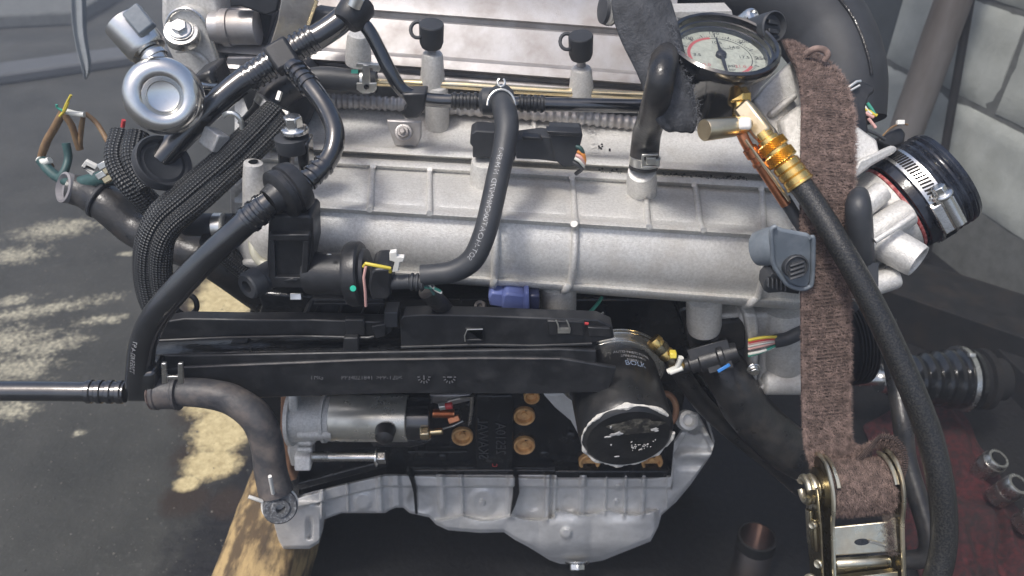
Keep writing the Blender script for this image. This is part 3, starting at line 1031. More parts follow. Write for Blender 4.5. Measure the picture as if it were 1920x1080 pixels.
b.grid([[pl(x, i) for x in cols] for i in range(len(PR))])
man = b.build('intake_manifold', 'cast', E, smooth=50)
for x0, x1 in ((700, 694), (806, 806), (935, 934), (1072, 1080), (1208, 1216), (1300, 1318), (1426, 1434)):
    pts = []
    for k in range(10):
        f = k / 9
        pts.append(pl(x0 + (x1 - x0) * f, 12.5 + 9.0 * f, .0018))
    MB().tube(pts, [R(5.5, pts[0])] * 10, 10, flat=1).build('panel_rib', 'cast', man, smooth=70)
for x0, x1, dx in ((932, 924, 0), (1076, 1054, 8), (1428, 1396, 14)):
    pts = []
    for k in range(14):
        f = k / 13
        pts.append(pl(x0 + (x1 - x0) * f ** 1.3 + dx * math.sin(f * math.pi), 22 + 10.4 * f, .0016))
    MB().tube(pts, [R(7, p) for p in pts], 12).build('front_rib', 'cast', man, smooth=70)
for x0, x1 in ((640, 690), (712, 798), (815, 925), (945, 1065), (1082, 1200), (1222, 1306), (1324, 1424)):
    rows = []
    for k in range(9):
        f = k / 8
        e = min(f, 1 - f) * 2
        row = []
        for j in range(13):
            g = j / 12
            ex = 1 - (2 * f - 1) ** 10
            row.append(pl(x0 + (x1 - x0) * g, 14.6 + 4.2 * f, .0012 * min(1, 14 * min(g, 1 - g)) * ex - .0004))
        rows.append(row)
    b = MB()
    b.grid(rows)
    b.build('panel_cell', 'cast', man, smooth=70)
for px, y0, y1, r, ya, yb in ((1203, 320, 352, 29, .600, .615), (908, 300, 342, 27, .612, .618), (1047, 545, 604, 34, .568, .572), (1320, 570, 617, 33, .575, .578), (475, 304, 384, 20, .575, .575)):
    p, q = W(px, y0, ya), W(px, y1, yb)
    L = (q - p).length
    if y0 > 500:
        prof = [(-.01, R(r, p)), (L * .8, R(r, p)), (L, R(r * .93, p))]
    else:
        prof = [(0, R(r * .6, p)), (.0006, R(r * .86, p)), (.002, R(r * .9, p)), (L * .5, R(r, p)), (L + .012, R(r * 1.05, p))]
    MB().lathe(p, q - p, prof, 32).build('port_boss', 'cast', man, smooth=35)
p = W(475, 304, .575)
MB().lathe(p, ZA, [(0, R(9, p)), (.0008, R(9, p))], 20).build('threaded_hole', 'blockpaint', man)
# left end plate of the manifold
b = MB()
b.prism([(428, 352), (450, 340), (512, 340), (520, 470), (470, 485), (430, 455)], .60, .06)
b.build('end_plate', 'cast', man, bev=.006)
# bracket with flange nut on top
b = MB()
b.prism([(724, 226), (790, 228), (790, 258), (782, 276), (740, 274), (730, 246)], .664, .006)
brk = b.build('bracket', 'alu', man, bev=.0015)
p = W(757, 249, .662)
bolt('flange_nut', brk, p, Vector((0, -.75, .5)), R(12, p), .008, 'alu')
MB().lathe(p, Vector((0, -.75, .5)), [(0, R(6, p)), (.011, R(6, p)), (.012, R(4, p))], 16).build('stud', 'alu', brk)
for x0, x1, t in ((760, 770, 3), (1000, 1008, 3)):
    pts = [pl(x0 + (x1 - x0) * f, 1.0 + 2.2 * f, .0004) for f in (0, .33, .66, 1)]
    MB().tube(pts, R(5, pts[0]), 10).build('top_rib', 'cast', man, smooth=70)
p0 = pl(1106, 1.2)
p1 = pl(1116, 3.0)
d1 = (p1 - p0).normalized()
textobj("10Z91620", R(19, p0), flat_fn(p0.lerp(p1, .55), -d1, XA, .0012), 'part_number', 'cast', man)
p = W(1126, 271, .655)
b = MB()
for s in range(9):
    a = pl(1126 + rnd.uniform(-4, 4) + (14 if s > 6 else 0), 2.55 + rnd.uniform(-.15, .15), .0004)
    b.lathe(a, Vector((0, -.5, .8)), [(0, .0012), (.0006, .0008)], 8)
b.build('dirt_speck', 'blockpaint', man)
# crust of dirt in the groove right of the boss
b = MB()
for s in range(120):
    x = rnd.uniform(1120, 1400)
    if 1165 < x < 1240:
        continue
    a = pl(x, 9.2 + rnd.uniform(-.8, .8), .0006)
    b.lathe(a, Vector((rnd.uniform(-.4, .4), -.6, .8)), [(0, rnd.uniform(.0006, .0016)), (.0008, .0004)], 6)
b.build('dirt_crust', 'mortar', man, kind='stuff')

# ---- PCV hose across the top of the manifold
pipe('breather_pipe', 'gloss', E, [(664, 30, .665), (690, 55, .66), (712, 95, .655), (732, 135, .65), (758, 172, .648), (800, 186, .648), (860, 190, .648), (1000, 195, .650), (1210, 199, .652)], 13)
b = MB()
b.prism([(752, 176), (800, 174), (796, 206), (784, 222), (762, 224), (752, 214), (764, 200)], .638, .02)
b.build('hose_bracket', 'plastic', E, bev=.002)
b = MB()
for px0, px1, py in ((846, 898, 189), (972, 1022, 194)):
    ridged(b, W(px0, py, .648), W(px1, py + 1, .648), R(14, W(px0, py, .648)), 4, .18)
b.build('barbed_end', 'plastic', E, smooth=35)
b = MB()
b.lathe(W(899, 190, .645), XA, [(0, R(17, W(900, 190, .645))), (.003, R(25, W(900, 190, .645))), (.027, R(27, W(900, 190, .645))), (.031, R(18, W(900, 190, .645)))], 28)
b.build('tee_fitting', 'rubber', E, smooth=35)
# hose from the tee to the purge valve
o, hp, hr = pipe('purge_hose', 'rubber', E, [(938, 176, .612, 22), (946, 205, .592, 23), (950, 240, .575, 23), (944, 285, .560, 22), (934, 330, .545, 22), (922, 385, .525, 22), (908, 440, .508, 22), (886, 486, .500, 22), (852, 508, .497, 21), (815, 514, .497, 20), (790, 516, .497, 20)], None, 10, 22)
# printed text along the hose
def along(path, rs, i0, scale_s, ang, lift):
    cum = [0]
    for i in range(1, len(path)):
        cum.append(cum[-1] + (path[i] - path[i - 1]).length)
    fr = frames(path)
    def fn(x, y):
        s = cum[i0] + x * scale_s
        i = 1
        while i < len(cum) - 1 and cum[i] < s:
            i += 1
        f = (s - cum[i - 1]) / max(1e-6, cum[i] - cum[i - 1])
        p = path[i - 1].lerp(path[i], f)
        t = (path[i] - path[i - 1]).normalized()
        n = (CAM - p)
        n = (n - t * n.dot(t)).normalized()
        w = t.cross(n)
        r = rs[i] + lift
        a = ang + y / r * (1 if scale_s > 0 else -1)
        return p + n * (math.cos(a) * r) + w * (math.sin(a) * r)
    return fn
textobj("SOT-HOAT00CMMM77D  M M-SP-3", .0062, along(hp, hr, 50, -1.0, .28, .00025), 'hose_print', 'print', o)
b = MB()
cc = W(940, 178, .60)
ring = []
for k in range(21):
    t = math.radians(-150 + 15 * k)
    ring.append(cc + XA * (R(26, cc) * math.sin(t)) + UP * (R(30, cc) * math.cos(t) - R(22, cc)) - FWD * .004)
b.tube(ring[4:17], R(2.2, cc), 8)
t0 = cc + UP * R(14, cc) - FWD * .004
b.tube([t0 + XA * (R(7, cc) * math.sin(math.radians(a))) + UP * (R(8, cc) * (1 - math.cos(math.radians(a)))) * .9 for a in range(-150, 151, 20)][::1], R(2.2, cc), 8)
b.build('wire_clamp', 'clipmetal', o)

# ---- electrical connector standing on the manifold
b = MB()
b.prism([(882, 252), (892, 245), (965, 250), (970, 262), (966, 300), (946, 312), (930, 296), (886, 296), (886, 276), (881, 270)], .606, .022)
b.prism([(962, 262), (1015, 255), (1060, 262), (1060, 306), (1010, 300), (968, 298)], .604, .02)
b.prism([(1030, 248), (1090, 250), (1093, 254), (1088, 274), (1086, 312), (1056, 314), (1040, 300)], .600, .024)
con = b.build('sensor_connector', 'graphite', E, bev=.0015)
b = MB()
b.prism([(978, 256), (1012, 258), (1018, 264), (980, 264)], .598, .01)
b.prism([(1024, 246), (1092, 249), (1086, 257), (1030, 254)], .596, .012)
b.build('locking_tab', 'plastic', con, bev=.0008)
for k, (m, dx, dy) in enumerate((('wire_teal', 0, -16), ('orange', 3, -7), ('wire_pink', 0, 0), ('wire_white', -2, 6), ('rubber', -6, 14))):
    pipe('wire', m, con, [(1080 + dx, 290 + dy, .60), (1090 + dx, 296 + dy, .598), (1094 + dx * .5, 308 + dy * .6, .60), (1086 + dx, 320 + dy * .4, .606)], 4, 6, 8)

# ---- breather tube running down from the top, its branch and check valve
o, pth, rs = pipe('vacuum_tube', 'gloss', E, [(300, 300, .585), (345, 252, .60), (400, 198, .615), (455, 152, .63), (520, 110, .645), (590, 72, .655), (640, 38, .665), (668, 2, .675), (672, -50, .69)], 23)
b = MB()
for p0, p1 in (((462, 150, .628), (508, 120, .638)), ((552, 92, .648), (592, 68, .654))):
    ridged(b, W(*p0), W(*p1), R(23, W(*p0)), 4, .16)
b.build('barbed_end', 'gloss', o, smooth=35)
c = W(530, 106, .640)
ax = (W(560, 88, .646) - W(500, 124, .634)).normalized()
b = MB()
b.obox(c, ax * R(24, c), (UP - ax * ax.dot(UP)).normalized() * R(27, c), ax.cross(UP).normalized() * R(20, c))
b.build('branch_block', 'plastic', o, bev=.003)
c = W(668, 24, .660)
MB().lathe(W(648, 44, .655), (W(680, 0, .67) - W(648, 44, .655)), [(0, R(24, c)), (.004, R(30, c)), (.022, R(32, c)), (.026, R(26, c))], 24).build('elbow_fitting', 'plastic', o, smooth=40)
MB().cyl(W(672, -6, .65), W(664, 12, .65), R(12, c)).build('foil_label', 'clipmetal', o)
gp = W(304, 306, .578)
MB().lathe(gp, lv(gp, .38, .40, .84), [(-.012, R(44, gp)), (-.006, R(50, gp)), (-.005, R(47, gp)), (-.003, R(47, gp)), (-.002, R(53, gp)), (.004, R(53, gp)), (.006, R(50, gp)), (.005, R(44, gp)), (.002, R(41, gp)), (.003, R(35, gp)), (.001, R(26, gp)), (.001, .0005)], 48).build('rubber_grommet', 'graphite', o, smooth=35)
o, pth, rs = pipe('vacuum_branch', 'gloss', E, [(548, 126, .62), (580, 160, .60), (612, 205, .58), (628, 250, .56), (620, 292, .545), (590, 328, .53), (555, 352, .52)], 18.5)
b = MB()
ridged(b, W(552, 128, .618), W(584, 166, .598), R(18, W(560, 140, .61)), 4, .22)
ridged(b, W(612, 305, .541), W(572, 342, .524), R(19, W(600, 320, .53)), 4, .16)
b.build('barbed_end', 'gloss', o, smooth=35)
ca, cb = W(560, 344, .522), W(506, 378, .502)
L = (cb - ca).length
cm = W(533, 362, .51)
MB().lathe(ca, cb - ca, [(-.002, R(22, cm)), (0, R(46, cm)), (L * .18, R(50, cm)), (L * .36, R(50, cm)), (L * .40, R(45, cm)), (L * .46, R(45, cm)), (L * .5, R(49, cm)), (L * .66, R(49, cm)), (L * .72, R(44, cm)), (L * .78, R(30, cm)), (L * 1.05, R(25, cm))], 44).build('check_valve', 'plastic', E, smooth=35)
o, vp, vr = pipe('vacuum_tube', 'gloss', E, [(508, 377, .502, 23), (480, 400, .497, 24), (440, 436, .492, 24), (390, 482, .488, 24), (335, 540, .486, 25), (290, 595, .486, 25), (268, 645, .487, 25), (262, 700, .488, 25), (262, 722, .488, 25)], None, 10, 22)
b = MB()
ridged(b, W(500, 384, .50), W(462, 416, .494), R(25, cm), 3, .10)
b.build('barbed_end', 'gloss', o, smooth=35)
textobj("T2059/02-4 97", .0062, along(vp, vr, 62, -1.0, .55, .0003), 'hose_print', 'print', o)
b = MB()
b.bx(233, 700, 290, 756, .478, .028)
b.build('tee_fitting', 'gloss', E, bev=.004)
o, _, _ = pipe('vacuum_tube', 'gloss', E, [(-60, 733, .485, 19), (60, 733, .487, 19), (160, 734, .488, 19), (236, 735, .489, 19)], None)
b = MB()
ridged(b, W(160, 734, .487), W(236, 735, .489), R(20, W(200, 735, .488)), 4, .13)
b.build('barbed_end', 'gloss', o, smooth=35)
# dirty outlet hose with clamp, open end towards the lens
o, dp, dr = pipe('outlet_hose', 'dirtyrubber', E, [(284, 735, .488, 27), (330, 735, .488, 27), (390, 738, .486, 28), (440, 752, .482, 29), (482, 785, .476, 30), (500, 830, .470, 30), (507, 880, .462, 30), (518, 925, .452, 31)], None, 10, 26, wob=.03)
ea = (W(526, 950, .435) - W(516, 915, .455)).normalized()
ec = W(524, 943, .450)
ex = lv(ec, .10, -.38, .92)
MB().lathe(ec, ex, [(-.004, R(29, ec)), (.008, R(31, ec)), (.012, R(31, ec)), (.0135, R(28, ec)), (.0125, R(18, ec)), (.0145, R(16, ec)), (.0145, R(9, ec)), (.002, R(8, ec)), (.002, .0003)], 36).build('hose_end', mat('speckled_hose_core', (.085, .088, .092), (.26, .27, .28), 420, .50, .68, .6, 0, 500, .5), o, smooth=35)
q = ec + ex * .003
b = MB()
u_, w_ = perp(ex)
b.lathe(q, ex, [(-.001, R(31, ec)), (-.0008, R(33.5, ec)), (.0015, R(33.5, ec)), (.002, R(31, ec))], 36)
b.tube([W(512, 925, .440), W(509, 908, .436), W(506, 893, .434)], .0017, 8)
b.tube([W(492, 940, .440), W(478, 935, .438), W(466, 931, .438)], .0017, 8)
b.build('wire_clamp', 'white', o, smooth=40)
p0 = W(300, 735, .488)
b = MB()
b.lathe(W(290, 735, .488), XA, [(0, R(28, p0)), (.0008, R(33, p0)), (.004, R(34, p0)), (.005, R(32, p0)), (.019, R(32, p0)), (.020, R(34, p0)), (.0225, R(34, p0)), (.023, R(28, p0))], 32)
cl = b.build('band_clamp', 'dirtyrubber', o, smooth=35)
b = MB()
b.prism([(302, 682), (311, 682), (313, 720), (303, 720)], .455, .003)
b.prism([(333, 682), (342, 682), (344, 720), (333, 720)], .455, .003)
b.prism([(311, 706), (334, 706), (334, 712), (311, 712)], .4555, .003)
b.build('clamp_ear', 'socket', cl, bev=.0006)
MB().lathe(W(284, 735, .488), XA, [(0, R(27, p0)), (.002, R(33, p0)), (.004, R(27, p0))], 28).build('hose_lip', 'fuzz', o)

# ---- braided sleeves at left
for pts, r in (([(232, 250, .64), (222, 300, .62), (250, 350, .61), (300, 400, .62), (360, 440, .63)], 24), ([(258, 252, .63), (252, 300, .61), (280, 350, .60)], 22),
               ([(520, 205, .62), (478, 250, .60), (420, 305, .58), (350, 365, .56), (300, 410, .55), (278, 460, .545), (276, 520, .545), (292, 580, .545), (320, 612, .545)], 20),
               ([(535, 225, .615), (500, 262, .60), (440, 320, .58), (375, 380, .555), (322, 425, .545), (300, 470, .54), (300, 530, .54), (318, 590, .54), (350, 622, .54)], 18),
               ([(512, 202, .625), (466, 246, .605), (410, 298, .585), (340, 358, .565), (292, 402, .555), (270, 455, .55), (268, 520, .55), (283, 575, .55), (312, 612, .55)], 17),
               ([(528, 240, .61), (492, 275, .597), (428, 335, .578), (365, 392, .556), (318, 440, .545), (308, 490, .54), (310, 540, .54)], 15),
               ([(390, 445, .56), (440, 490, .57), (480, 520, .575), (510, 540, .575)], 20)):
    pipe('braided_sleeve', 'braid', E, pts, r, 10, 16)
# big dark hose lying behind, open end at far left
o, _, _ = pipe('radiator_hose', 'oldrubber', E, [(132, 354, .66, 28), (165, 362, .66, 32), (205, 385, .65, 36), (260, 430, .64, 36), (330, 460, .62, 34), (400, 490, .61, 34), (500, 560, .62, 32), (560, 590, .63, 30)], None, 10, 24)
ec = W(134, 354, .66)
ex = camv(-.55, .1, .8)
MB().lathe(ec, ex, [(-.004, R(26, ec)), (.004, R(29, ec)), (.008, R(29, ec)), (.009, R(25, ec)), (.004, R(20, ec)), (.004, .0004)], 32).build('hose_mouth', mat('grey_hose_inside', (.20, .19, .20), (.26, .25, .25), 40, rough=.6), o, smooth=35)
ax = (W(200, 385, .65) - W(165, 365, .655)).normalized()
MB().lathe(W(186, 372, .652), ax, [(0, R(36, ec)), (.0008, R(38, ec)), (.003, R(38, ec)), (.004, R(36, ec))], 36).build('hose_collar', 'graphite', o)
pipe('coolant_hose', 'rubber', E, [(350, 420, .58), (400, 422, .575), (440, 422, .575)], 22)
p = W(402, 424, .565)
b = MB()
b.lathe(p, XA, [(0, R(23, p)), (.0006, R(25, p)), (.008, R(25, p)), (.0086, R(23, p))], 30)
b.build('spring_clamp', 'clipmetal', E)
pipe('drain_loop', 'rubber', E, [(345, 548, .56), (365, 560, .555), (368, 580, .555), (350, 592, .555), (330, 580, .555)], 5)
# torn loom with bare wires at far left
loom = [('wire_brown', [(118, 210, .70), (105, 235, .70), (88, 265, .70), (78, 298, .70), (95, 312, .69)], 9), ('wire_brown', [(120, 214, .70), (134, 235, .70), (143, 262, .70), (150, 280, .70)], 8),
        ('wire_brown', [(160, 212, .70), (182, 232, .70), (200, 262, .69), (215, 290, .67)], 6), ('wire_white', [(122, 208, .695), (140, 213, .695), (158, 215, .695)], 7), ('wire_brown', [(156, 218, .70), (152, 245, .70), (150, 275, .70)], 6),
        ('wire_yellow', [(118, 212, .69), (124, 196, .69), (133, 178, .69)], 3), ('wire_yellow', [(112, 218, .69), (122, 206, .69), (128, 192, .69)], 3), ('wire_green', [(118, 208, .69), (108, 202, .69), (106, 196, .69)], 3),
        ('wire_teal', [(78, 300, .69), (95, 322, .68), (118, 338, .67), (150, 345, .66)], 12), ('wire_teal', [(124, 268, .69), (128, 295, .685), (122, 320, .675), (110, 335, .67)], 9), ('wire_white', [(74, 300, .69), (84, 304, .685), (94, 300, .685)], 8),
        ('wire_yellow', [(102, 250, .70), (112, 232, .70), (116, 220, .70)], 3), ('wire_red', [(232, 225, .66), (230, 238, .66)], 5)]
lo, _, _ = pipe('torn_loom', 'wire_teal', E, [(150, 345, .66), (190, 335, .655), (235, 320, .65)], 14)
for m, pts, r in loom:
    pipe('torn_wire', m, lo, pts, r * .8, 8, 10, wob=.15)
b = MB()
b.prism([(152, 312), (160, 301), (182, 312), (178, 318), (162, 310), (158, 316), (176, 324), (172, 330)], .63, .004)
b.build('wire_clip', 'white', lo, bev=.0005)
for px, py in ((195, 310), (205, 318), (192, 328), (204, 335)):
    p = W(px, py, .625)
    MB().obox(p, camv(.8, .4, .1) * .005, camv(-.4, .8, .3) * .003, camv(0, -.2, 1) * .003).build('terminal', 'gold' if px > 200 else 'clipmetal', lo, bev=.0008)

# ---- purge valve
pv = MB()
pv.prism([(503, 408), (512, 403), (580, 404), (586, 412), (588, 470), (582, 500), (576, 540), (504, 538), (500, 490)], .505, .03)
pvo = pv.build('purge_valve', 'plastic', E, bev=.002, label='black purge valve with a round disc and a green dot')
b = MB()
b.prism([(503, 532), (504, 450), (514, 450), (516, 520), (564, 521), (568, 452), (579, 452), (577, 540), (505, 540)], .500, .006)
b.bx(503, 440, 580, 452, .499, .008)
b.prism([(530, 527), (548, 522), (560, 526), (548, 531)], .499, .002)
b.build('bracket_frame', 'plastic', pvo, bev=.001)
q0, q1 = W(576, 512, .515), W(662, 513, .512)
MB().lathe(q0, q1 - q0, [(0, R(38, q0)), (.003, R(40, q0)), ((q1 - q0).length, R(40, q0))], 36).build('valve_body', 'plastic', pvo, smooth=35)
p = W(617, 478, .502)
MB().lathe(p, UP, [(0, .0022), (.001, .0015)], 12).build('vent_pin', 'clipmetal', pvo)
c = W(660, 514, .512)
ax = lv(c, .95, .04, .26)
MB().lathe(c, ax, [(-.004, R(44, c)), (-.003, R(58, c)), (0, R(61, c)), (.008, R(61, c)), (.0095, R(58, c)), (.0105, R(48, c)), (.0135, R(46, c)), (.015, R(36, c)), (.015, .0005)], 52, ref=UP).build('valve_disc', 'plastic', pvo, smooth=35)
p = W(662, 541, .480)
MB().lathe(p, camv(.3, .1, 1), [(0, R(6, p)), (.0006, R(5.5, p))], 16).build('paint_dot', 'green', pvo)
b = MB()
b.prism([(694, 512), (702, 505), (728, 504), (734, 512), (732, 556), (726, 562), (696, 562), (690, 540)], .488, .03)
b.build('plug_housing', 'plastic', pvo, bev=.002)
q0, q1 = W(730, 529, .495), W(768, 528, .495)
b = MB()
b.cyl(q0, q1, R(14, q0))
ridged(b, q1, W(796, 530, .495), R(14, q0), 3, .22)
b.build('cable_boot', 'rubber', pvo, smooth=35)
b = MB()
b.tube([W(682, 500, .482), W(686, 494, .480), W(700, 497, .479), (W(716, 500, .479)), W(731, 503, .480), W(732, 510, .482)], R(3.2, q0), 8)
b.build('lock_wire', 'wire_yellow', pvo)
b = MB()
b.tube([W(686, 500, .478), W(682, 520, .476), W(685, 548, .475), W(686, 574, .477)], R(2.6, q0), 8)
b.build('release_pin', 'wire_pink', pvo)
b = MB()
b.prism([(730, 474), (743, 472), (744, 482), (758, 483), (756, 492), (750, 492), (747, 510), (735, 511), (740, 492), (730, 489)], .488, .005)
b.build('retaining_clip', 'white', pvo, bev=.0007)
for pts, m in (([(794, 524), (806, 534), (818, 544), (828, 549)], 'wire_white'), ([(794, 532), (806, 540), (814, 552)], 'wire_teal'), ([(796, 538), (812, 540), (826, 546)], 'wire_green'), ([(798, 520), (808, 530), (812, 545)], 'rubber')):
    pipe('cut_wire', m, pvo, [(a, c_, .494) for a, c_ in pts], 3, 5, 8)
pipe('wiring_tail', 'oldrubber', pvo, [(800, 545, .51), (825, 570, .52), (850, 600, .54)], 17)
n0, n1 = W(512, 512, .515), W(462, 538, .492)
L = (n1 - n0).length
MB().lathe(n0, n1 - n0, [(0, R(26, n0)), (L * .5, R(24, n0)), (L * .55, R(27, n0)), (L * .95, R(25, n0)), (L, R(22, n0)), (L, R(12, n0)), (L * .8, R(11, n0)), (L * .8, .0003)], 30).build('valve_nozzle', 'rubber', pvo, smooth=35)
pipe('pale_pipe', mat('pale_bent_pipe', (.42, .41, .33), None, rough=.4), E, [(474, 450, .56), (478, 475, .552), (490, 492, .548), (506, 498, .545)], 9)

# flanged bolt in a slotted black stay above the check valve
b = MB()
b.prism([(520, 270), (578, 268), (580, 330), (562, 335), (556, 290), (545, 290), (540, 345), (520, 345)], .565, .02)
stay = b.build('slotted_stay', 'gloss', E, bev=.002)
p = W(551, 262, .572)
MB().lathe(W(551, 282, .572), ZA, [(0, R(30, p)), (.002, R(32, p)), (.012, R(32, p)), (.013, R(28, p))], 30).build('stay_cup', 'graphite', stay)
bolt('flange_bolt', stay, W(553, 248, .572), ZA, R(18, p), .014, 'steel')

# ---- top left: head end, flange, fuel pump
b = MB()
b.prism([(300, -40), (300, 40), (306, 80), (330, 130), (352, 150), (420, 160), (424, 80), (400, -40)], .74, .12)
fl_o = b.build('head_end_flange', 'cast', E, bev=.006)
b = MB()
b.prism([(312, 40), (320, 24), (340, 16), (366, 22), (384, 40), (424, 150), (404, 158), (380, 120), (350, 98), (326, 84), (314, 66)], .722, .02)
b.build('flange_plate', 'cast', fl_o, bev=.003)
b = MB()
b.tube(catmull([W(x, y, .7205) for x, y in ((316, 78), (312, 50), (322, 26), (345, 16), (368, 24), (388, 50), (404, 95), (424, 150))], 6), R(3.5, W(340, 60, .72)), 8)
b.build('flange_edge', 'steel', fl_o)
b = MB()
b.tube(catmull([W(x, y, .720) for x, y in ((330, 96), (356, 96), (384, 112), (404, 150))], 6), R(4, W(340, 60, .72)), 8)
b.build('casting_rib', 'cast', fl_o)
c = W(340, 60, .715)
MB().lathe(c, camv(.15, .3, .9), [(-.006, R(34, c)), (0, R(33, c)), (.002, R(30, c)), (.0022, R(24, c)), (.004, R(23, c))], 30).build('bolt_washer', 'steel', fl_o, smooth=35)
bolt('flange_bolt', fl_o, c + camv(.15, .3, .9) * .003, camv(.15, .3, .9), R(15, c), .008, 'steel')
c0, c1 = W(398, 52, .73), W(482, 52, .73)
MB().lathe(c0, c1 - c0, [(0, R(28, c0)), (.01, R(30, c0)), (.0105, R(34, c0)), (.018, R(34, c0)), (.0185, R(31, c0)), (.044, R(31, c0)), (.045, R(26, c0))], 32).build('breather_port', 'alu', fl_o, smooth=35)
b = MB()
b.bx(424, 76, 486, 104, .735, .03)
b.bx(424, 106, 486, 142, .725, .03)
b.build('cover_step', 'alu', fl_o, bev=.002)
# thin torn steel bracket
b = MB()
b.prism([(478, 175), (520, 40), (534, -40), (604, -40), (594, 0), (572, 60), (548, 150), (520, 190)], .70, .004)
bk = b.build('steel_bracket', mat('scuffed_steel', (.34, .33, .31), (.20, .19, .18), 34, .4, .7, .45, .7, 300, .3, dust=(.46, .38, .20), damt=.6, dsc=30), E, bev=.001)
b = MB()
b.tube([W(594, 0, .698), W(580, 40, .698), W(573, 60, .698)], .0018, 8)
b.build('torn_edge', 'gold', bk)
b = MB()
b.prism([(430, -30), (530, -30), (520, 22), (500, 30), (450, 12), (430, 14)], .715, .03)
b.prism([(484, 20), (510, 30), (496, 90), (480, 80)], .74, .03)
b.prism([(590, 18), (640, 26), (600, 64), (576, 60)], .70, .02)
b.build('dark_bracket', 'graphite', E, bev=.002)

fp_c = W(306, 180, .575)
fax = lv(fp_c, -.10, .02, .99)
r = R(72, fp_c)
fp = MB().lathe(fp_c - fax * .022, fax, [(-.004, r * .8), (0, r * .93), (.004, r * .95), (.010, r), (.018, r), (.023, r * .96), (.027, r * .88), (.0295, r * .76), (.0300, r * .64), (.0292, r * .54), (.0268, r * .46), (.0240, r * .43), (.0225, r * .40), (.0218, r * .36), (.0216, .0005)], 64).build('fuel_pump', 'chrome', E, smooth=50, label='polished round fuel pump with a dished face')
s0, s1 = D(292, 112, .605), D(236, 44, .602)
L = (s1 - s0).length
sx = (s1 - s0).normalized()
b = MB()
b.lathe(s0 + sx * L * .22, sx, [(-.0005, R(20, s0)), (0, R(34, s0)), (.003, R(38, s0)), (L * .80, R(40, s0)), (L * .80, R(36, s0)), (L * .3, R(36, s0)), (L * .3, .0003)], 40)
sol = b.build('solenoid_can', 'chrome', fp, smooth=35)
MB().lathe(s0 - sx * .004, sx, [(0, R(20, s0)), (.004, R(22, s0)), (.0042, R(26, s0)), (.008, R(26, s0)), (.0082, R(21, s0)), (L * .3, R(21, s0))], 32).build('solenoid_neck', 'steel', fp, smooth=35)
up2 = (FWD * -1 - sx * (-FWD).dot(sx)).normalized()
b = MB()
b.obox(D(262, 38, .585), sx * R(24, s0), sx.cross(up2) * R(17, s0), up2 * R(10, s0))
b.build('solenoid_terminal', 'greyplastic', fp, bev=.0015)
pipe('pump_stub', 'steel', E, [(372, 160, .62), (400, 163, .63), (430, 162, .64)], 7)
b = MB()
b.prism([(352, 150), (395, 130), (412, 172), (386, 210), (360, 200)], .63, .04)
b.build('pump_mount', 'oldrubber', E, bev=.004)
p = W(402, 262, .59)
MB().obox(p, camv(.75, -.5, .3) * R(20, p), camv(.45, .8, .3) * R(18, p), camv(-.35, -.1, .9) * R(16, p)).build('alloy_lug', 'cast', E, bev=.0015)
b = MB()
b.tube([W(432 + 22 * math.cos(math.radians(a)), 238 - 26 * math.sin(math.radians(a)), .60) for a in range(-40, 130, 15)], R(5, p), 10)
b.build('hose_ring', 'clipmetal', E)
# coolant outlet behind: clamp and tangle
pipe('outlet_elbow', 'oldrubber', E, [(470, 250, .64), (500, 215, .65), (515, 180, .66), (560, 150, .68)], 30)
p = W(506, 206, .64)
ax = (W(520, 180, .65) - W(490, 232, .64)).normalized()
cl = MB().lathe(p, ax, [(0, R(30, p)), (.0006, R(33, p)), (.007, R(33, p)), (.0076, R(30, p))], 32).build('spring_clamp', 'clipmetal', E)
b = MB()
b.obox(W(523, 180, .62), camv(.3, .9, 0) * R(9, p), camv(.9, -.3, 0) * R(4, p), FWD * .002)
b.obox(W(535, 212, .62), camv(.8, -.3, 0) * R(7, p), camv(.3, .8, 0) * R(5, p), FWD * .002)
b.build('clamp_tang', 'clipmetal', cl, bev=.0006)
b = MB()
b.prism([(440, 150), (560, 130), (600, 180), (570, 250), (520, 262), (470, 230)], .685, .05)
b.build('thermostat_housing', 'graphite', E, bev=.004)

# ---- cable channel in front of the block
b = MB()
b.prism([(300, 694), (345, 688), (500, 682), (700, 674), (900, 671), (1050, 672), (1120, 684), (1156, 690), (1150, 712), (1136, 736), (1000, 739), (760, 738), (640, 741), (500, 746), (345, 752), (296, 752)], .500, .004)
b.prism([(290, 668), (520, 664), (1050, 655), (1118, 658), (1118, 684), (1050, 674), (900, 673), (700, 676), (345, 690), (296, 694)], .503, .004)
chn = b.build('cable_channel', 'plastic', E, bev=.0012, label='long black plastic cable channel across the front')
b = MB()
b.v += [W(290, 668, .507), W(520, 664, .507), W(1050, 655, .507), W(1118, 657, .507), W(1118, 625, .57), W(1050, 620, .57), W(520, 618, .57), W(270, 620, .57)]
b.f.append(tuple(range(8)))
b.build('channel_floor', 'blockpaint', chn, solid=.003)
b = MB()
b.prism([(290, 606), (345, 598), (480, 600), (585, 600), (720, 604), (732, 604), (735, 622), (722, 630), (690, 634), (560, 631), (430, 634), (296, 640)], .515, .012)
lid = b.build('channel_lid', 'plastic', chn, bev=.0012)
b = MB()
b.tube([W(294, 639, .513), W(430, 633, .513), W(560, 630.5, .513), W(690, 633.5, .513), W(702, 631, .513)], R(3, W(500, 633, .513)), 8)
b.build('lid_lip', 'plastic', lid)
b = MB()
b.prism([(646, 600), (682, 600), (686, 628), (650, 630)], .512, .006)
b.prism([(644, 634), (671, 634), (672, 672), (642, 672)], .506, .006)
b.prism([(696, 612), (722, 608), (724, 630), (704, 636)], .511, .006)
b.build('latch_strap', 'plastic', lid, bev=.001)
b = MB()
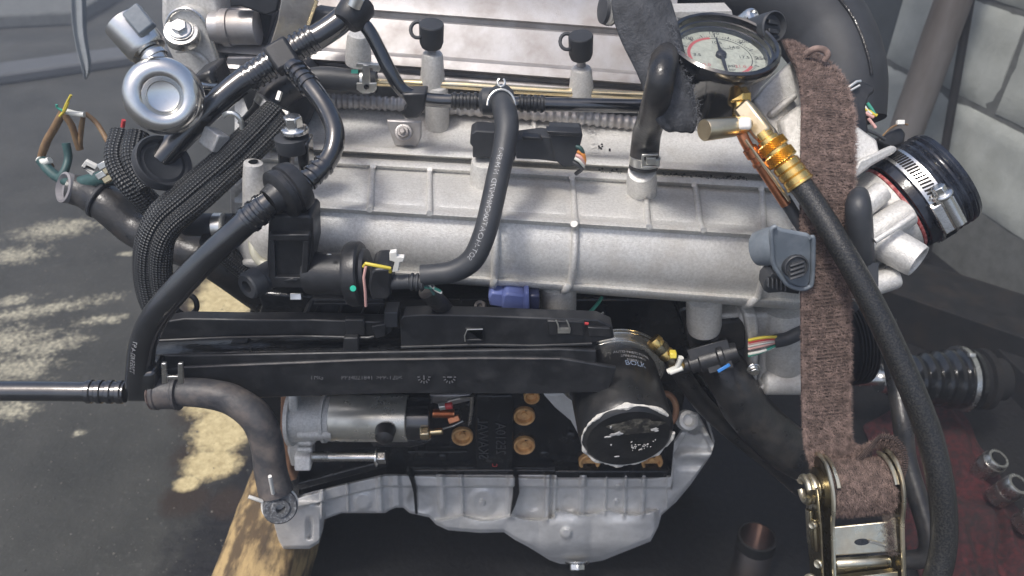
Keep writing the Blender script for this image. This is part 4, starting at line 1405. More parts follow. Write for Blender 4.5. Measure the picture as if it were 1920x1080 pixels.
b.prism([(750, 600), (756, 592), (800, 590), (900, 592), (1000, 596), (1120, 600), (1148, 612), (1152, 634), (1110, 644), (1000, 648), (900, 646), (752, 651)], .510, .014)
lid2 = b.build('channel_lid', 'plastic', chn, bev=.0012)
b = MB()
b.prism([(872, 616), (906, 616), (907, 640), (872, 640), (872, 637), (903, 637), (903, 620), (876, 620), (876, 638), (872, 638)], .507, .004)
b.prism([(1026, 602), (1096, 604), (1094, 630), (1028, 628)], .507, .006)
b.prism([(1102, 614), (1144, 616), (1146, 632), (1104, 630)], .507, .006)
b.build('latch_plate', 'plastic', lid2, bev=.0008)
b = MB()
b.prism([(1046, 618), (1070, 618), (1069, 625), (1046, 625)], .504, .003)
b.uv = {}
b.build('scuffed_edge', 'clipmetal', lid2)
b = MB()
b.tube([W(1042, 600, .505), W(1046, 608, .504), W(1048, 618, .504)], .0007, 6)
b.tube([W(1062, 600, .505), W(1066, 608, .504), W(1068, 618, .504)], .0007, 6)
b.build('scuffed_edge', 'clipmetal', lid2)
b = MB()
b.tube([W(872, 640, .505), W(871, 630, .505), W(876, 618, .505), W(905, 617, .505)], .0006, 6)
b.build('scuffed_edge', 'clipmetal', lid2)
b = MB()
b.tube([W(752, 651, .509), W(900, 646.5, .509), W(1000, 648.5, .509), W(1110, 644.5, .509)], R(3, W(500, 633, .513)), 8)
b.build('lid_lip', 'plastic', lid2)
b = MB()
b.bx(720, 586, 746, 614, .512, .016)
b.build('channel_clip', 'rubber', chn, bev=.001)
# bright worn edge of the channel
b = MB()
b.tube([W(x, y, .4995) for x, y in ((345, 689), (500, 683), (700, 675), (900, 672), (1050, 673))], R(1.8, W(700, 675, .5)), 8)
b.build('worn_edge', 'dirtyrubber', chn)
b = MB()
b.prism([(432, 644), (462, 642), (464, 662), (434, 664)], .53, .012)
b.build('braided_patch', 'knurl' if False else 'braid', chn)
b = MB()
b.prism([(583, 560), (720, 562), (722, 606), (560, 606), (575, 585)], .535, .05)
br = b.build('valve_bracket', 'plastic', E, bev=.002)
b = MB()
for x in (596, 640, 684, 716):
    b.prism([(x, 570), (x + 5, 570), (x - 8, 606), (x - 14, 606)], .531, .004)
b.bx(588, 569, 718, 573, .530, .005)
b.build('stiffening_rib', 'plastic', br, bev=.0006)
b = MB()
b.prism([(480, 548), (590, 556), (560, 606), (478, 606), (490, 575)], .56, .05)
b.build('dark_casting', 'blockpaint', E, bev=.003)
p = W(556, 556, .53)
MB().obox(p, XA * .005, UP * .003, FWD * .003).build('alloy_tab', 'clipmetal', E, bev=.0006)
o_c = W(664, 707, .4995)
for s, px, w in (("TMG", 594, 22), ("PP34021841", 670, 84), (">PP-T20<", 730, 44)):
    p = W(px, 708, .4995)
    textobj(s, R(12, p), flat_fn(p, XA, UP, .0005), 'moulded_lettering', 'faintprint', chn)
for px in (795, 843):
    p = W(px, 707, .4995)
    b = MB()
    for k in range(12):
        a = math.tau * k / 12
        d = XA * math.cos(a) + UP * math.sin(a)
        b.obox(p + d * R(10, p), d * R(2.4, p), XA.cross(UP).cross(d) * R(1.0, p), FWD * .0006)
    b.obox(p, XA * R(5 if px > 800 else 1.2, p), UP * R(1.2 if px > 800 else 5, p), FWD * .0006)
    b.build('date_stamp', 'faintprint', chn, smooth=0)
# blue connector, green and red wires
b = MB()
b.prism([(915, 556), (922, 548), (944, 550), (946, 572), (940, 578), (918, 574)], .540, .022)
b.prism([(942, 556), (950, 550), (984, 554), (990, 598), (950, 594), (940, 578)], .536, .024)
b.prism([(982, 550), (992, 548), (994, 600), (980, 600)], .534, .028)
bc = b.build('blue_connector', 'blue', E, bev=.002)
b = MB()
b.prism([(992, 554), (1012, 554), (1012, 602), (994, 602)], .538, .02)
b.build('connector_seal', mat('navy_seal', (.02, .025, .06), None, rough=.3), bc, bev=.002)
p = W(902, 575, .57)
MB().lathe(p, camv(-.3, .2, .9), [(0, R(11, p)), (.004, R(11, p)), (.004, R(6, p)), (0, R(6, p))], 20).build('pipe_end', 'alu', E)
pipe('green_wire', 'wire_green', E, [(1086, 598, .56), (1105, 586, .57), (1120, 570, .58), (1128, 558, .59)], 3.5)
pipe('red_wire', 'wire_red', E, [(1082, 603, .512), (1092, 605, .511), (1103, 606, .511)], 4)
pipe('bare_strand', 'socket', E, [(1098, 594, .56), (1120, 592, .56), (1132, 586, .56)], 2)

# ---- oil filter
fb = D(1148, 704, .742)
fx = lv(fb, .17, -.72, .66)
FRr = .0445
ofl = MB().lathe(fb, fx, [(-.006, FRr * .9), (0, FRr * .97), (.004, FRr), (.066, FRr), (.072, FRr * .985), (.077, FRr * .94), (.080, FRr * .86), (.0795, FRr * .80), (.0805, FRr * .6), (.081, .0005)], 64).build('oil_filter', 'canpaint', E, smooth=45, label='black oil filter with flaking white sealer round its end')
b = MB()
b.lathe(fb, fx, [(-.010, FRr * 1.16), (-.0095, FRr * 1.22), (-.006, FRr * 1.22), (-.0055, FRr * 1.04), (-.002, FRr * 1.04), (-.0015, FRr * 1.07), (.001, FRr * 1.07), (.002, FRr * 1.0)], 64)
b.build('filter_seat', 'socket', ofl, smooth=35)
for t_, r_ in ((-.0098, 1.215), (-.0058, 1.215), (-.0012, 1.07)):
    MB().lathe(fb + fx * t_, fx, [(-.0005, FRr * r_), (0, FRr * (r_ + .02)), (.0008, FRr * (r_ + .02)), (.0012, FRr * r_)], 64, cap=False).build('seat_ring', 'steel', ofl)
u_, w_ = perp(fx)
ux = (XA - fx * XA.dot(fx)).normalized()
uy = fx.cross(ux)
if uy.dot(UP) < 0:
    uy = -uy
fe = fb + fx * .0795
pts, rr = [], []
for k in range(91):
    a = math.radians(20 + 3.6 * k) + .3
    d = ux * math.cos(a) + uy * math.sin(a)
    pts.append(fb + fx * .0765 + d * FRr * (.955 + .012 * noise.noise(d * 5)))
    rr.append(.0004 + .0021 * max(0, .5 + 1.1 * noise.noise(d * 4 + Vector((3, 1, 2))) + .5 * noise.noise(d * 22)))
MB().tube(pts, rr, 8).build('sealer_ring', mat('white_sealer', (.66, .64, .58), (.45, .44, .42), 180, .4, .65, .7, 0, 400, .6), ofl)
b = MB()
def flake(x, y, w, h, seed):
    ring = []
    for k in range(22):
        a = math.tau * k / 22
        q = 1 + .55 * noise.noise(Vector((math.cos(a) * 1.8 + seed, math.sin(a) * 1.8, seed * 2.3)))
        X, Y = x + w * math.cos(a) * q, y + h * math.sin(a) * q
        ring.append(fe + ux * (X * FRr) + uy * (Y * FRr) + fx * (.0022 + .0004))
    c = sum(ring, Vector()) / 22 + fx * .0005
    b.ring_strip([ring, [c.lerp(p, .5) + fx * .0002 for p in ring]])
flake(.10, .42, .55, .24, 4.4)
for i, v in enumerate(b.v):
    b.v[i] = v - fx * .0004
b.build('scuffed_patch', mat('scuffed_black', (.050, .046, .040), (.018, .018, .018), 60, .38, .62, .45, 0, 200, .3, dust=(.30, .28, .22), damt=.7, dsc=160), ofl, smooth=60)
b = MB()
for k, (x, y, w, h) in enumerate(((-.42, .30, .10, .045), (-.30, .33, .09, .06), (-.56, .22, .08, .03), (.62, .40, .08, .05), (.68, .34, .05, .03), (-.45, -.12, .018, .04), (-.52, .60, .02, .05), (-.25, -.62, .06, .025))):
    flake(x * .8, y * .8, w, h, k + 1.3)
for k in range(34):
    flake(rnd.gauss(.35, .18) * .8, rnd.gauss(-.22, .10) * .8, rnd.uniform(.008, .022), rnd.uniform(.006, .03), k * 1.7)
b.build('sealer_flake', 'seal', ofl, smooth=0)
def barrel(x, y):                     # wrap on the can, x round, y along (up = towards the seat)
    a = math.atan2((-FWD).dot(uy), (-FWD).dot(ux)) * 0 + math.radians(72) - x / FRr
    d = ux * math.cos(a) + uy * math.sin(a)
    return fb + d * (FRr + .0003) + fx * (.020 - y)
textobj("BOLK", .0085, lambda x, y: barrel(x * 1.0 - .000, y - .006), 'filter_print', 'blueprint', ofl)
for k in range(3):
    textobj(("AUTO PARTS FILTER", "SPIN-ON 0910", "M20X1.5")[k], .0042, lambda x, y, k=k: barrel(x, y + .0085 - .0052 * k), 'filter_print', 'print', ofl)
b = MB()
b.prism([(1018, 740), (1075, 738), (1082, 770), (1100, 810), (1092, 830), (1070, 790), (1040, 765)], .585, .03)
b.build('filter_bracket', 'panalu', E, bev=.002)
b = MB()
b.prism([(1068, 742), (1130, 740), (1136, 748), (1122, 756), (1070, 752)], .545, .02)
b.build('sensor_body', 'graphite', E, bev=.002)
p = W(1113, 743, .542)
MB().obox(p, XA * R(9, p), UP * R(6, p), FWD * .001).build('paint_dab', 'green', E)
b = MB()
c = W(1246, 768, .60)
b.tube([c + XA * R(22, c) * math.cos(math.radians(a)) + UP * R(30, c) * math.sin(math.radians(a)) for a in range(-60, 110, 12)], R(6, c), 10)
b.build('copper_pipe', 'rustplate', E)

# ---- starter motor
sy = .585
st = MB()
s0, s1 = W(624, 784, sy), W(766, 784, sy)
L = (s1 - s0).length
st.lathe(s0, XA, [(0, R(43, s0)), (.001, R(44, s0)), (L - .001, R(44, s0)), (L, R(42, s0))], 48)
sto = st.build('starter_motor', mat('zinc_can', (.66, .64, .56), (.52, .51, .46), 50, .4, .7, .30, .75, 200, .06, rvar=.06), E, smooth=35, label='starter motor with a zinc plated can and black end cap')
MB().lathe(W(545, 784, sy), XA, [(0, R(52, s0)), (.004, R(52, s0)), (.0045, R(45, s0)), (.008, R(44, s0)), (.036, R(41, s0)), (.0365, R(46, s0)), (.040, R(46, s0)), (.0405, R(43, s0)), (.046, R(43, s0))], 44).build('nose_housing', 'cast', sto, smooth=35)
MB().lathe(s1, XA, [(0, R(41, s0)), (.001, R(42, s0)), (.024, R(42, s0)), (.026, R(39, s0)), (.026, .0005)], 44).build('end_cap', 'gloss', sto, smooth=35)
b = MB()
b.cyl(W(560, 813, sy - .022), W(622, 813, sy - .022), R(10, s0))
b.build('housing_rib', 'cast', sto)
b = MB()
b.prism([(540, 745), (556, 745), (560, 820), (592, 824), (592, 832), (585, 838), (584, 874), (545, 876), (538, 850)], .572, .02)
b.build('mounting_flange', 'cast', sto, bev=.003)
b = MB()
for yy in (830, 842):
    b.cyl(W(558, yy, .568), W(586, yy, .568), R(6, s0))
b.obox(W(570, 860, .568), XA * R(16, s0), UP * R(14, s0), YA * .008)
b.build('bolt_lug', 'cast', sto, bev=.002)
b = MB()
b.cyl(W(586, 856, .568), W(706, 856, .568), R(9, s0))
prof = []
for k in range(16):
    prof += [(k * .0012, R(9.2, s0)), (k * .0012 + .0006, R(10.2, s0))]
b.lathe(W(586, 856, .568), XA, prof, 20)
mbo = b.build('mounting_bolt', 'steel', sto, smooth=35)
MB().lathe(W(705, 857, .568), XA, [(0, R(18, s0)), (.0015, R(18, s0)), (.003, R(13, s0))], 28).build('bolt_flange', 'steel', mbo)
MB().hexa(W(708, 857, .568), W(724, 857, .568), R(13.5, s0)).build('bolt_head', 'steel', mbo, bev=.001)
b = MB()
b.prism([(526, 742), (540, 742), (544, 800), (545, 880), (556, 900), (540, 905), (530, 895), (524, 850)], .59, .02)
b.build('gasket_plate', 'rustplate', E, bev=.002)
b = MB()
b.cyl(W(812, 775, .575), W(852, 775, .575), R(8, s0))
prof = []
for k in range(14):
    prof += [(k * .0015, R(7.5, s0)), (k * .0015 + .0007, R(9, s0))]
b.lathe(W(814, 775, .575), XA, prof, 18)
b.build('copper_terminal', 'copper', sto, smooth=35)
MB().hexa(W(824, 762, .572), W(836, 760, .572), R(8, s0)).build('terminal_nut', 'clipmetal', sto, bev=.0006)
b = MB()
b.cyl(W(836, 762, .57), W(848, 760, .57), R(6, s0))
b.build('cable_lug', 'wire_red', sto)
MB().obox(W(851, 786, .572), camv(.9, .3, 0) * R(11, s0), camv(-.3, .9, 0) * R(6, s0), FWD * .003).build('cable_eye', 'copper', sto, bev=.001)
b = MB()
b.hexa(W(789, 811, .560), W(806, 810, .560), R(14, s0))
b.cyl(W(806, 810, .560), W(830, 808, .560), R(6, s0))
b.build('terminal_bolt', 'gold', sto, bev=.001)
b = MB()
c = W(720, 822, .548)
b.lathe(c, -YA, [(-.012, R(20, c)), (0, R(17, c)), (.004, R(8, c))], 20)
b.build('grease_lump', 'oldrubber', sto)
b = MB()
b.prism([(690, 822), (766, 826), (800, 826), (802, 832), (770, 840), (700, 838)], .575, .02)
b.build('earth_strap', 'oldrubber', sto, bev=.002)
b = MB()
b.tube([W(840, 752, .57), W(862, 746, .57), W(884, 744, .58)], .0016, 8)
b.tube([W(885, 742, .58), W(884, 770, .58), W(880, 795, .585)], .0022, 8)
b.tube([W(830, 804, .575), W(850, 798, .575), W(868, 789, .58)], .0010, 8)
b.build('starter_lead', 'socket', sto)
b = MB()
b.prism([(805, 742), (882, 740), (884, 752), (840, 762), (806, 756)], .60, .02)
b.build('lead_shield', 'alu', sto, bev=.002)

# ---- injector loom plug under the right end of the manifold
cx0, cx1 = W(1270, 690, .56), W(1410, 652, .56)
ax = (cx1 - cx0).normalized()
up2 = (UP - ax * UP.dot(ax)).normalized()
t2 = ax.cross(up2)
r0 = R(20, cx0)
b = MB()
b.lathe(cx0, ax, [(0, r0 * .62), (.012, r0 * .66), (.0122, r0 * .86), (.022, r0 * .9), (.0222, r0 * 1.02), (.040, r0 * 1.02), (.0405, r0 * 1.25), (.046, r0 * 1.25), (.0462, r0), (.06, r0 * .9)], 32)
b.obox(cx0 + ax * .034 + up2 * r0 * .9, ax * .020, up2 * r0 * .55, t2 * r0 * .8)
b.obox(cx0 + ax * .040 - up2 * r0 * .8, ax * .012, up2 * r0 * .4, t2 * r0 * .8)
lp = b.build('loom_plug', 'plastic', E, bev=.001, smooth=35)
p = W(1357, 690, .535)
MB().obox(p, camv(.85, .5, 0) * R(13, p), camv(-.5, .85, 0) * R(3, p), FWD * .001).build('secondary_lock', 'wire_blue', lp, bev=.0005)
for k, (m, dy0, dy1) in enumerate((('wire_yellow', -14, -6), ('wire_pink', -7, -2), ('wire_white', -3, 0), ('wire_pink', 2, 3), ('wire_teal', 12, 10), ('wire_green', 15, 8), ('wire_red', -10, -4))):
    m = 'wire_white' if m == 'wire_teal' else m
    pipe('loom_wire', m, lp, [(1404, 652 + dy0, .56), (1430, 645 + (dy0 + dy1) * .6, .555), (1458, 638 + dy1, .56)], 3.2, 5, 8)
pipe('loom_sleeve', 'rubber', lp, [(1452, 640, .56), (1475, 635, .56), (1500, 624, .56), (1530, 612, .57)], 13)
b = MB()
b.prism([(1286, 622), (1330, 606), (1392, 600), (1400, 612), (1398, 655), (1340, 672), (1296, 668)], .575, .035)
b.prism([(1330, 640), (1350, 632), (1352, 660), (1334, 668)], .571, .01)
b.build('plug_shroud', 'oldrubber', lp, bev=.003)
# dark hoses sloping down to the right behind the ratchet
pipe('heater_hose', 'oldrubber', E, [(1325, 655, .60, 38), (1366, 705, .575, 42), (1400, 765, .565, 44), (1450, 818, .56, 45), (1500, 855, .56, 44), (1560, 880, .57, 44)], None, 10, 24, wob=.02)
pipe('drain_hose', 'oldrubber', E, [(1270, 690, .60), (1320, 760, .595), (1380, 815, .59), (1440, 862, .59), (1500, 915, .60)], 17, wob=.01)
pipe('drain_hose', 'blockpaint', E, [(1300, 700, .63), (1350, 765, .62), (1410, 815, .61), (1470, 860, .61)], 14)

# ---- map sensor bracket at the right end
b = MB()
c = W(1452, 458, .515)
b.lathe(W(1444, 462, .505), camv(.5, .1, .86), [(-.012, R(26, c)), (0, R(29, c)), (.006, R(29, c)), (.010, R(26, c))], 36, ref=UP, sx=1.25)
ms = b.build('rubber_plug', 'greyplastic', E, smooth=35)
b = MB()
outl = [(1446, 432), (1456, 424), (1466, 430), (1518, 440), (1525, 452), (1523, 525), (1516, 538), (1500, 542), (1478, 534), (1462, 515), (1450, 495), (1448, 470)]
b.prism([(a, c_) for a, c_ in outl], .4655, .004)
cap = b.build('sensor_cap', 'greyplastic', E, bev=.002)
ring = catmull([W(a, c_, .4645) for a, c_ in outl[8:] + outl[:2]], 5)
b = MB()
b.tube(catmull([W(a, c_, .4645) for a, c_ in [(1519, 445)] + outl[4:] + outl[:2]], 5), R(4, c), 10)
b.build('cap_rim', 'greyplastic', cap)
p = W(1490, 498, .4645)
b = MB()
b.lathe(p, -YA + ZA * .3, [(-.004, R(24, p)), (.004, R(23, p)), (.005, R(20, p)), (.003, R(19, p)), (.003, .0003)], 28)
for k in range(4):
    b.obox(p - YA * .004 + UP * R(-12 + 8 * k, p), (XA * .9 + UP * .3) * R(15, p), UP * R(2, p), YA * .003)
b.build('plug_face', 'rubber', cap, bev=.0005)
b = MB()
b.prism([(1434, 528), (1448, 512), (1470, 520), (1500, 545), (1498, 552), (1465, 548), (1440, 550), (1432, 545)], .485, .016)
for k in range(5):
    b.obox(W(1440 + k * 8, 528 + k * 2, .482), XA * .0009, UP * .004, YA * .002)
b.build('sensor_plug', 'rubber', cap, bev=.0008)

# ---- throttle body
tcn = D(1677, 391, .612)
ta_ = lv(tcn, .78, .57, -.22)
tr_ = R(88, tcn)
b = MB()
b.lathe(tcn - ta_ * .075, ta_, [(0, tr_ * .84), (.02, tr_ * .88), (.045, tr_ * .93), (.066, tr_ * .95), (.074, tr_ * .97)], 56)
tb = b.build('throttle_body', 'cast', E, smooth=35, label='bright cast throttle body with a red gasket line')
u_, w_ = perp(ta_)
MB().lathe(tcn - ta_ * .001, ta_, [(0, tr_ * .95), (.0005, tr_ * .985), (.0028, tr_ * .985), (.0032, tr_ * .95)], 72).build('gasket', 'redgasket', tb, smooth=35)
prof = [(.004, tr_ * .98), (.0045, tr_ * 1.04), (.010, tr_ * 1.05)]
for k in range(17):
    prof += [(.011 + k * .0020, tr_ * 1.05), (.012 + k * .0020, tr_ * (1.066 + .01 * math.sin(k * 2.3)))]
prof += [(.047, tr_ * 1.02), (.048, tr_ * .9), (.035, tr_ * .88)]
cpl = MB().lathe(tcn, ta_, prof, 72, cap=False).build('rubber_coupler', 'silicone', E, smooth=30)
MB().lathe(tcn, ta_, [(.012, tr_ * 1.06), (.0122, tr_ * 1.10), (.0255, tr_ * 1.10), (.0258, tr_ * 1.06)], 72, cap=False).build('hose_clamp', 'steel', cpl, smooth=30)
tn_ = (-FWD - ta_ * (-FWD).dot(ta_)).normalized()
tw_ = ta_.cross(tn_)
b = MB()
for k in range(64):
    a = math.radians(-64 + 4.0 * k) * -1
    d = tn_ * math.cos(a) + tw_ * math.sin(a)
    e = ta_.cross(d)
    b.obox(tcn + ta_ * .019 + d * tr_ * 1.101, (ta_ + e * .18) * .0042, e * .0008, d * .0004)
b.build('clamp_slot', 'darkmetal', cpl, smooth=0)
best = min((abs((lambda q: math.hypot(960 + FPX * (q - CAM).dot(XA) / dep(q) - 1762, 540 - FPX * (q - CAM).dot(UP) / dep(q) - 400))(tcn + ta_ * .019 + (tn_ * math.cos(math.radians(a)) + tw_ * math.sin(math.radians(a))) * tr_ * 1.15)), a) for a in range(0, 360, 3))
a = math.radians(best[1])
d = tn_ * math.cos(a) + tw_ * math.sin(a)
e = ta_.cross(d)
if e.dot(UP) < 0:
    e = -e
pc = tcn + ta_ * .019 + d * tr_ * 1.16
b = MB()
b.obox(pc - e * .004, ta_ * .009, e * .013, d * .0035)
b.lathe(pc - e * .016 + ta_ * .003, e, [(0, .006), (.027, .006), (.0275, .008), (.030, .0082), (.031, .0065)], 24)
sh = b.build('clamp_housing', 'steel', cpl, bev=.001, smooth=35)
MB().hexa(pc + e * .014 + ta_ * .003, pc + e * .021 + ta_ * .003, .0052).build('clamp_screw', 'steel', sh, bev=.0006)
def cast_tube(p, q, r, hollow, name='casting_boss', seg=28):
    L = (q - p).length
    prof = [(0, r * 1.08), (L * .9, r), (L, r * .95)]
    if hollow:
        prof += [(L, r * .8), (L * .97, r * .74), (L * .6, r * .72), (L * .6, .0003)]
    else:
        prof += [(L + r * .12, r * .7), (L + r * .16, .0003)]
    return MB().lathe(p, q - p, prof, seg).build(name, 'cast', tb, smooth=35)
cast_tube(D(1600, 402, .575), D(1655, 358, .575), R(20, tcn), False)
cast_tube(D(1610, 455, .575), D(1700, 398, .575), R(27, tcn), False)
cast_tube(D(1650, 450, .575), D(1722, 490, .558), R(30, tcn), True, 'open_port')
cast_tube(D(1600, 545, .575), D(1680, 520, .575), R(20, tcn), False)
b = MB()
pts = [D(1640, 452, .552), D(1672, 432, .550), D(1712, 404, .555)]
b.tube(pts, [R(6, pts[0]), R(6, pts[0]), R(7, pts[0])], 10)
b.build('casting_rib', 'cast', tb)
b = MB()
b.prismv([D(1590, 370, .60), D(1640, 372, .60), D(1700, 462, .60), D(1690, 470, .60), D(1660, 500, .58), D(1640, 545, .58), D(1590, 545, .59)], FWD * .05)
b.prismv([D(1600, 345, .572), D(1622, 372, .568), D(1645, 430, .566), D(1640, 432, .566), D(1612, 380, .568), D(1596, 356, .572)], FWD * .03)
b.build('body_casting', 'cast', tb, bev=.004)
b = MB()
b.prismv([D(1570, 150, .60), D(1600, 230, .59), D(1645, 262, .59), D(1650, 285, .59), D(1600, 330, .58), D(1560, 335, .58), D(1545, 240, .59)], FWD * .05)
b.prismv([D(1600, 320, .575), D(1612, 300, .575), D(1672, 272, .585), D(1684, 274, .585), D(1682, 284, .585), D(1636, 310, .58), D(1604, 334, .575)], FWD * .012)
b.build('upper_lug', 'cast', tb, bev=.004)
b = MB()
b.prismv([D(1410, 190, .61), D(1440, 158, .61), D(1500, 100, .62), D(1520, 150, .62), D(1510, 330, .60), D(1455, 240, .60)], FWD * .06)
b.prismv([D(1440, 210, .60), D(1492, 170, .60), D(1500, 180, .60), D(1448, 222, .60)], FWD * .02)
b.prismv([D(1462, 225, .595), D(1500, 195, .595), D(1510, 205, .59), D(1505, 330, .585), D(1480, 290, .59)], FWD * .02)
b.build('throttle_flange', 'cast', tb, bev=.004)
pipe('pipe_elbow', 'rubber', E, [(1610, 366, .50, 18), (1609, 385, .485, 23), (1611, 420, .48, 24), (1613, 465, .478, 24), (1617, 490, .478, 22), (1624, 540, .48, 18)], None, 8, 20)
b = MB()
c = W(1614, 478, .478)
ridged(b, W(1610, 465, .478), W(1622, 520, .478), R(20, c), 4, .1)
b.obox(W(1630, 515, .470), XA * R(10, c), UP * R(22, c), FWD * .006)
b.build('elbow_ferrule', 'rubber', E, smooth=35)
# throttle actuator plug and torn wires above the coupler
b = MB()
b.prismv([D(1586, 160, .61), D(1606, 146, .61), D(1642, 162, .61), D(1640, 174, .61), D(1632, 178, .61), D(1624, 200, .61), D(1630, 250, .61), D(1600, 250, .61), D(1592, 200, .61)], FWD * .03)
ap = b.build('actuator_plug', 'plastic', E, bev=.002)
b = MB()
b.tube([D(1590, 165, .606), D(1606, 153, .606), D(1614, 152, .606)], .0012, 8)
b.tube([D(1594, 170, .606), D(1612, 160, .606)], .0010, 8)
b.build('plug_latch', 'clipmetal', ap)
for m, pts in (('wire_white', [(1618, 194), (1624, 205), (1634, 214)]), ('wire_yellow', [(1620, 204), (1632, 210), (1644, 217)]), ('wire_green', [(1626, 193), (1634, 204), (1640, 214)]), ('wire_pink', [(1618, 210), (1630, 216), (1638, 220)]),
               ('wire_pink', [(1628, 222), (1636, 232), (1642, 240)]), ('rubber', [(1600, 235), (1640, 250), (1660, 262)])):
    b = MB()
    b.tube(catmull([D(x, y, .612) for x, y in pts], 5), R(3, tcn), 8)
    b.build('torn_wire', m, ap)
b = MB()
b.prismv([D(1645, 262, .62), D(1664, 250, .62), D(1690, 238, .62), D(1700, 250, .62), D(1696, 272, .62), D(1672, 278, .62), D(1656, 272, .62)], FWD * .02)
p2 = b.build('crushed_plug', 'plastic', E, bev=.002)
b = MB()
b.tube(catmull([D(1652, 258, .618), D(1670, 240, .616), D(1690, 232, .616), D(1702, 234, .618)], 5), .0008, 6)
b.build('thin_wire', 'wire_brown', p2)
MB().obox(D(1688, 230, .615), XA * .003, UP * .002, FWD * .002).build('wire_end', 'white', p2, bev=.0006)

# ---- big black inlet duct arching behind the gauge
pts = [(1180, -120, .88, 85), (1300, -70, .86, 85), (1400, -40, .84, 85), (1480, -5, .82, 85), (1545, 60, .79, 82), (1580, 140, .75, 76), (1590, 230, .72, 66)]
duct, dpth, drs = pipe('inlet_duct', 'graphite', E, pts, None, 10, 30)
b = MB()
fr = frames(dpth)
k = int(len(dpth) * .60)
seam = []
for i in range(int(len(dpth) * .35), int(len(dpth) * .9)):
    n = (CAM - dpth[i])
    n = (n - fr[i][0] * n.dot(fr[i][0])).normalized()
    s = n * .80 + fr[i][0].cross(n) * -.60
    seam.append(dpth[i] + s * (drs[i] + .0004))
b.tube(seam, .0016, 8)
b.build('duct_seam', 'blockpaint', duct)
b = MB()
b.prism([(1236, -30), (1250, 22), (1372, 20), (1376, 40), (1366, 46), (1250, 30)], .735, .03)
b.build('alloy_bracket', 'cast', E, bev=.003)
c = D(1412, 28, .64)
bx_ = camv(.35, .15, .9)
MB().lathe(c - bx_ * .03, bx_, [(0, R(17, c)), (.028, R(16, c)), (.030, R(14, c)), (.031, R(9, c)), (.029, R(7, c)), (.029, .0003)], 24).build('union_bolt', 'steel', E, smooth=35)
# coil plug beside the gauge
c0, c1 = D(1400, 60, .63), D(1452, 50, .60)
ax = (c1 - c0).normalized()
MB().lathe(c0, ax, [(0, R(22, c0)), ((c1 - c0).length * .8, R(27, c0)), ((c1 - c0).length, R(28, c0)), ((c1 - c0).length + .001, R(25, c0)), ((c1 - c0).length - .004, R(22, c0)), ((c1 - c0).length - .004, .0004)], 28).build('coil_plug', 'rubber', E, smooth=35)
b = MB()
for s in (-1, 1):
    b.obox(c1 + UP * R(8, c0) * s - ax * .002, UP * R(4, c0), ax.cross(UP) * R(12, c0), ax * .002)
b.build('plug_terminal', 'plastic', E, bev=.0006)

# ---- black rubber elbow and boot, left of the gauge
b = MB()
b.lathe(D(1128, 18, .66), camv(.96, .06, -.28), [(0, R(16, c0)), (.0005, R(26, c0)), (.006, R(30, c0)), (.010, R(30, c0)), (.0104, R(26, c0)), (.03, R(28, c0)), (.05, R(30, c0))], 32)
el = b.build('breather_elbow', 'graphite', E, smooth=35)
b = MB()
b.lathe(D(1140, 18, .655), camv(.96, .06, -.28), [(0, R(27, c0)), (.0005, R(29, c0)), (.003, R(29, c0)), (.0035, R(27, c0))], 32)
b.build('wire_ring', 'clipmetal', el)
b = MB()
rows = []
for px0, px1, py, dd in ((1144, 1256, -12, .574), (1146, 1264, 18, .572), (1151, 1273, 45, .572), (1164, 1280, 80, .572), (1181, 1288, 110, .572), (1192, 1294, 135, .572), (1205, 1300, 165, .572), (1216, 1306, 200, .573), (1228, 1309, 228, .575), (1252, 1302, 250, .577)):
    row = []
    for k in range(9):
        f = k / 8
        p = D(px0 + (px1 - px0) * f, py + 4 * noise.noise(Vector((k * .9, py * .05, 0))), dd + .006 * (2 * f - 1) ** 2 + .007 * noise.noise(Vector((k * .8, py * .06, 4))))
        row.append(p)
    rows.append(row)
b.grid(rows)
b.build('wrapping_tape', 'tape', E, solid=.003, sub=1, label='torn dark cloth tape wrapped round the breather elbow')
o, _, _ = pipe('breather_hose', 'oldrubber', E, [(1248, 100, .585), (1243, 128, .556), (1236, 165, .548), (1225, 212, .566), (1212, 255, .603), (1206, 315, .602)], 27, 10, 24, wob=.02)
p = W(1207, 305, .602)
cl = MB().lathe(W(1208, 309, .602), W(1210, 290, .603) - W(1208, 309, .602), [(0, R(27, p)), (.0006, R(29, p)), (.0075, R(29, p)), (.008, R(27, p))], 32).build('hose_clamp', 'clipmetal', o)
b = MB()
b.prism([(1204, 290), (1234, 288), (1234, 292), (1208, 294), (1207, 312), (1233, 312), (1233, 315), (1202, 315)], .583, .003)
b.prism([(1212, 296), (1230, 296), (1230, 309), (1212, 309)], .584, .003)
b.build('clamp_buckle', 'clipmetal', cl, bev=.0005)
# frayed threads along the tape edge
b = MB()
for k in range(420):
    f = rnd.random()
    px, py = 1252 + 50 * min(1, f * 1.3) + rnd.gauss(0, 4), 40 + 205 * f
    p = D(px + 4, py, .568 + .006 * rnd.random())
    d = camv(rnd.uniform(-1, 1), rnd.uniform(-1, 1), rnd.uniform(0, .6))
    L = rnd.uniform(.0015, .004)
    s = d.cross(FWD).normalized() * .00022
    b.v += [p - s, p + s, p + d * L]
    n = len(b.v)
    b.f.append((n - 3, n - 2, n - 1))
b.build('frayed_threads', mat('grey_thread', (.09, .095, .105), None, rough=.9), E, smooth=0, kind='stuff')

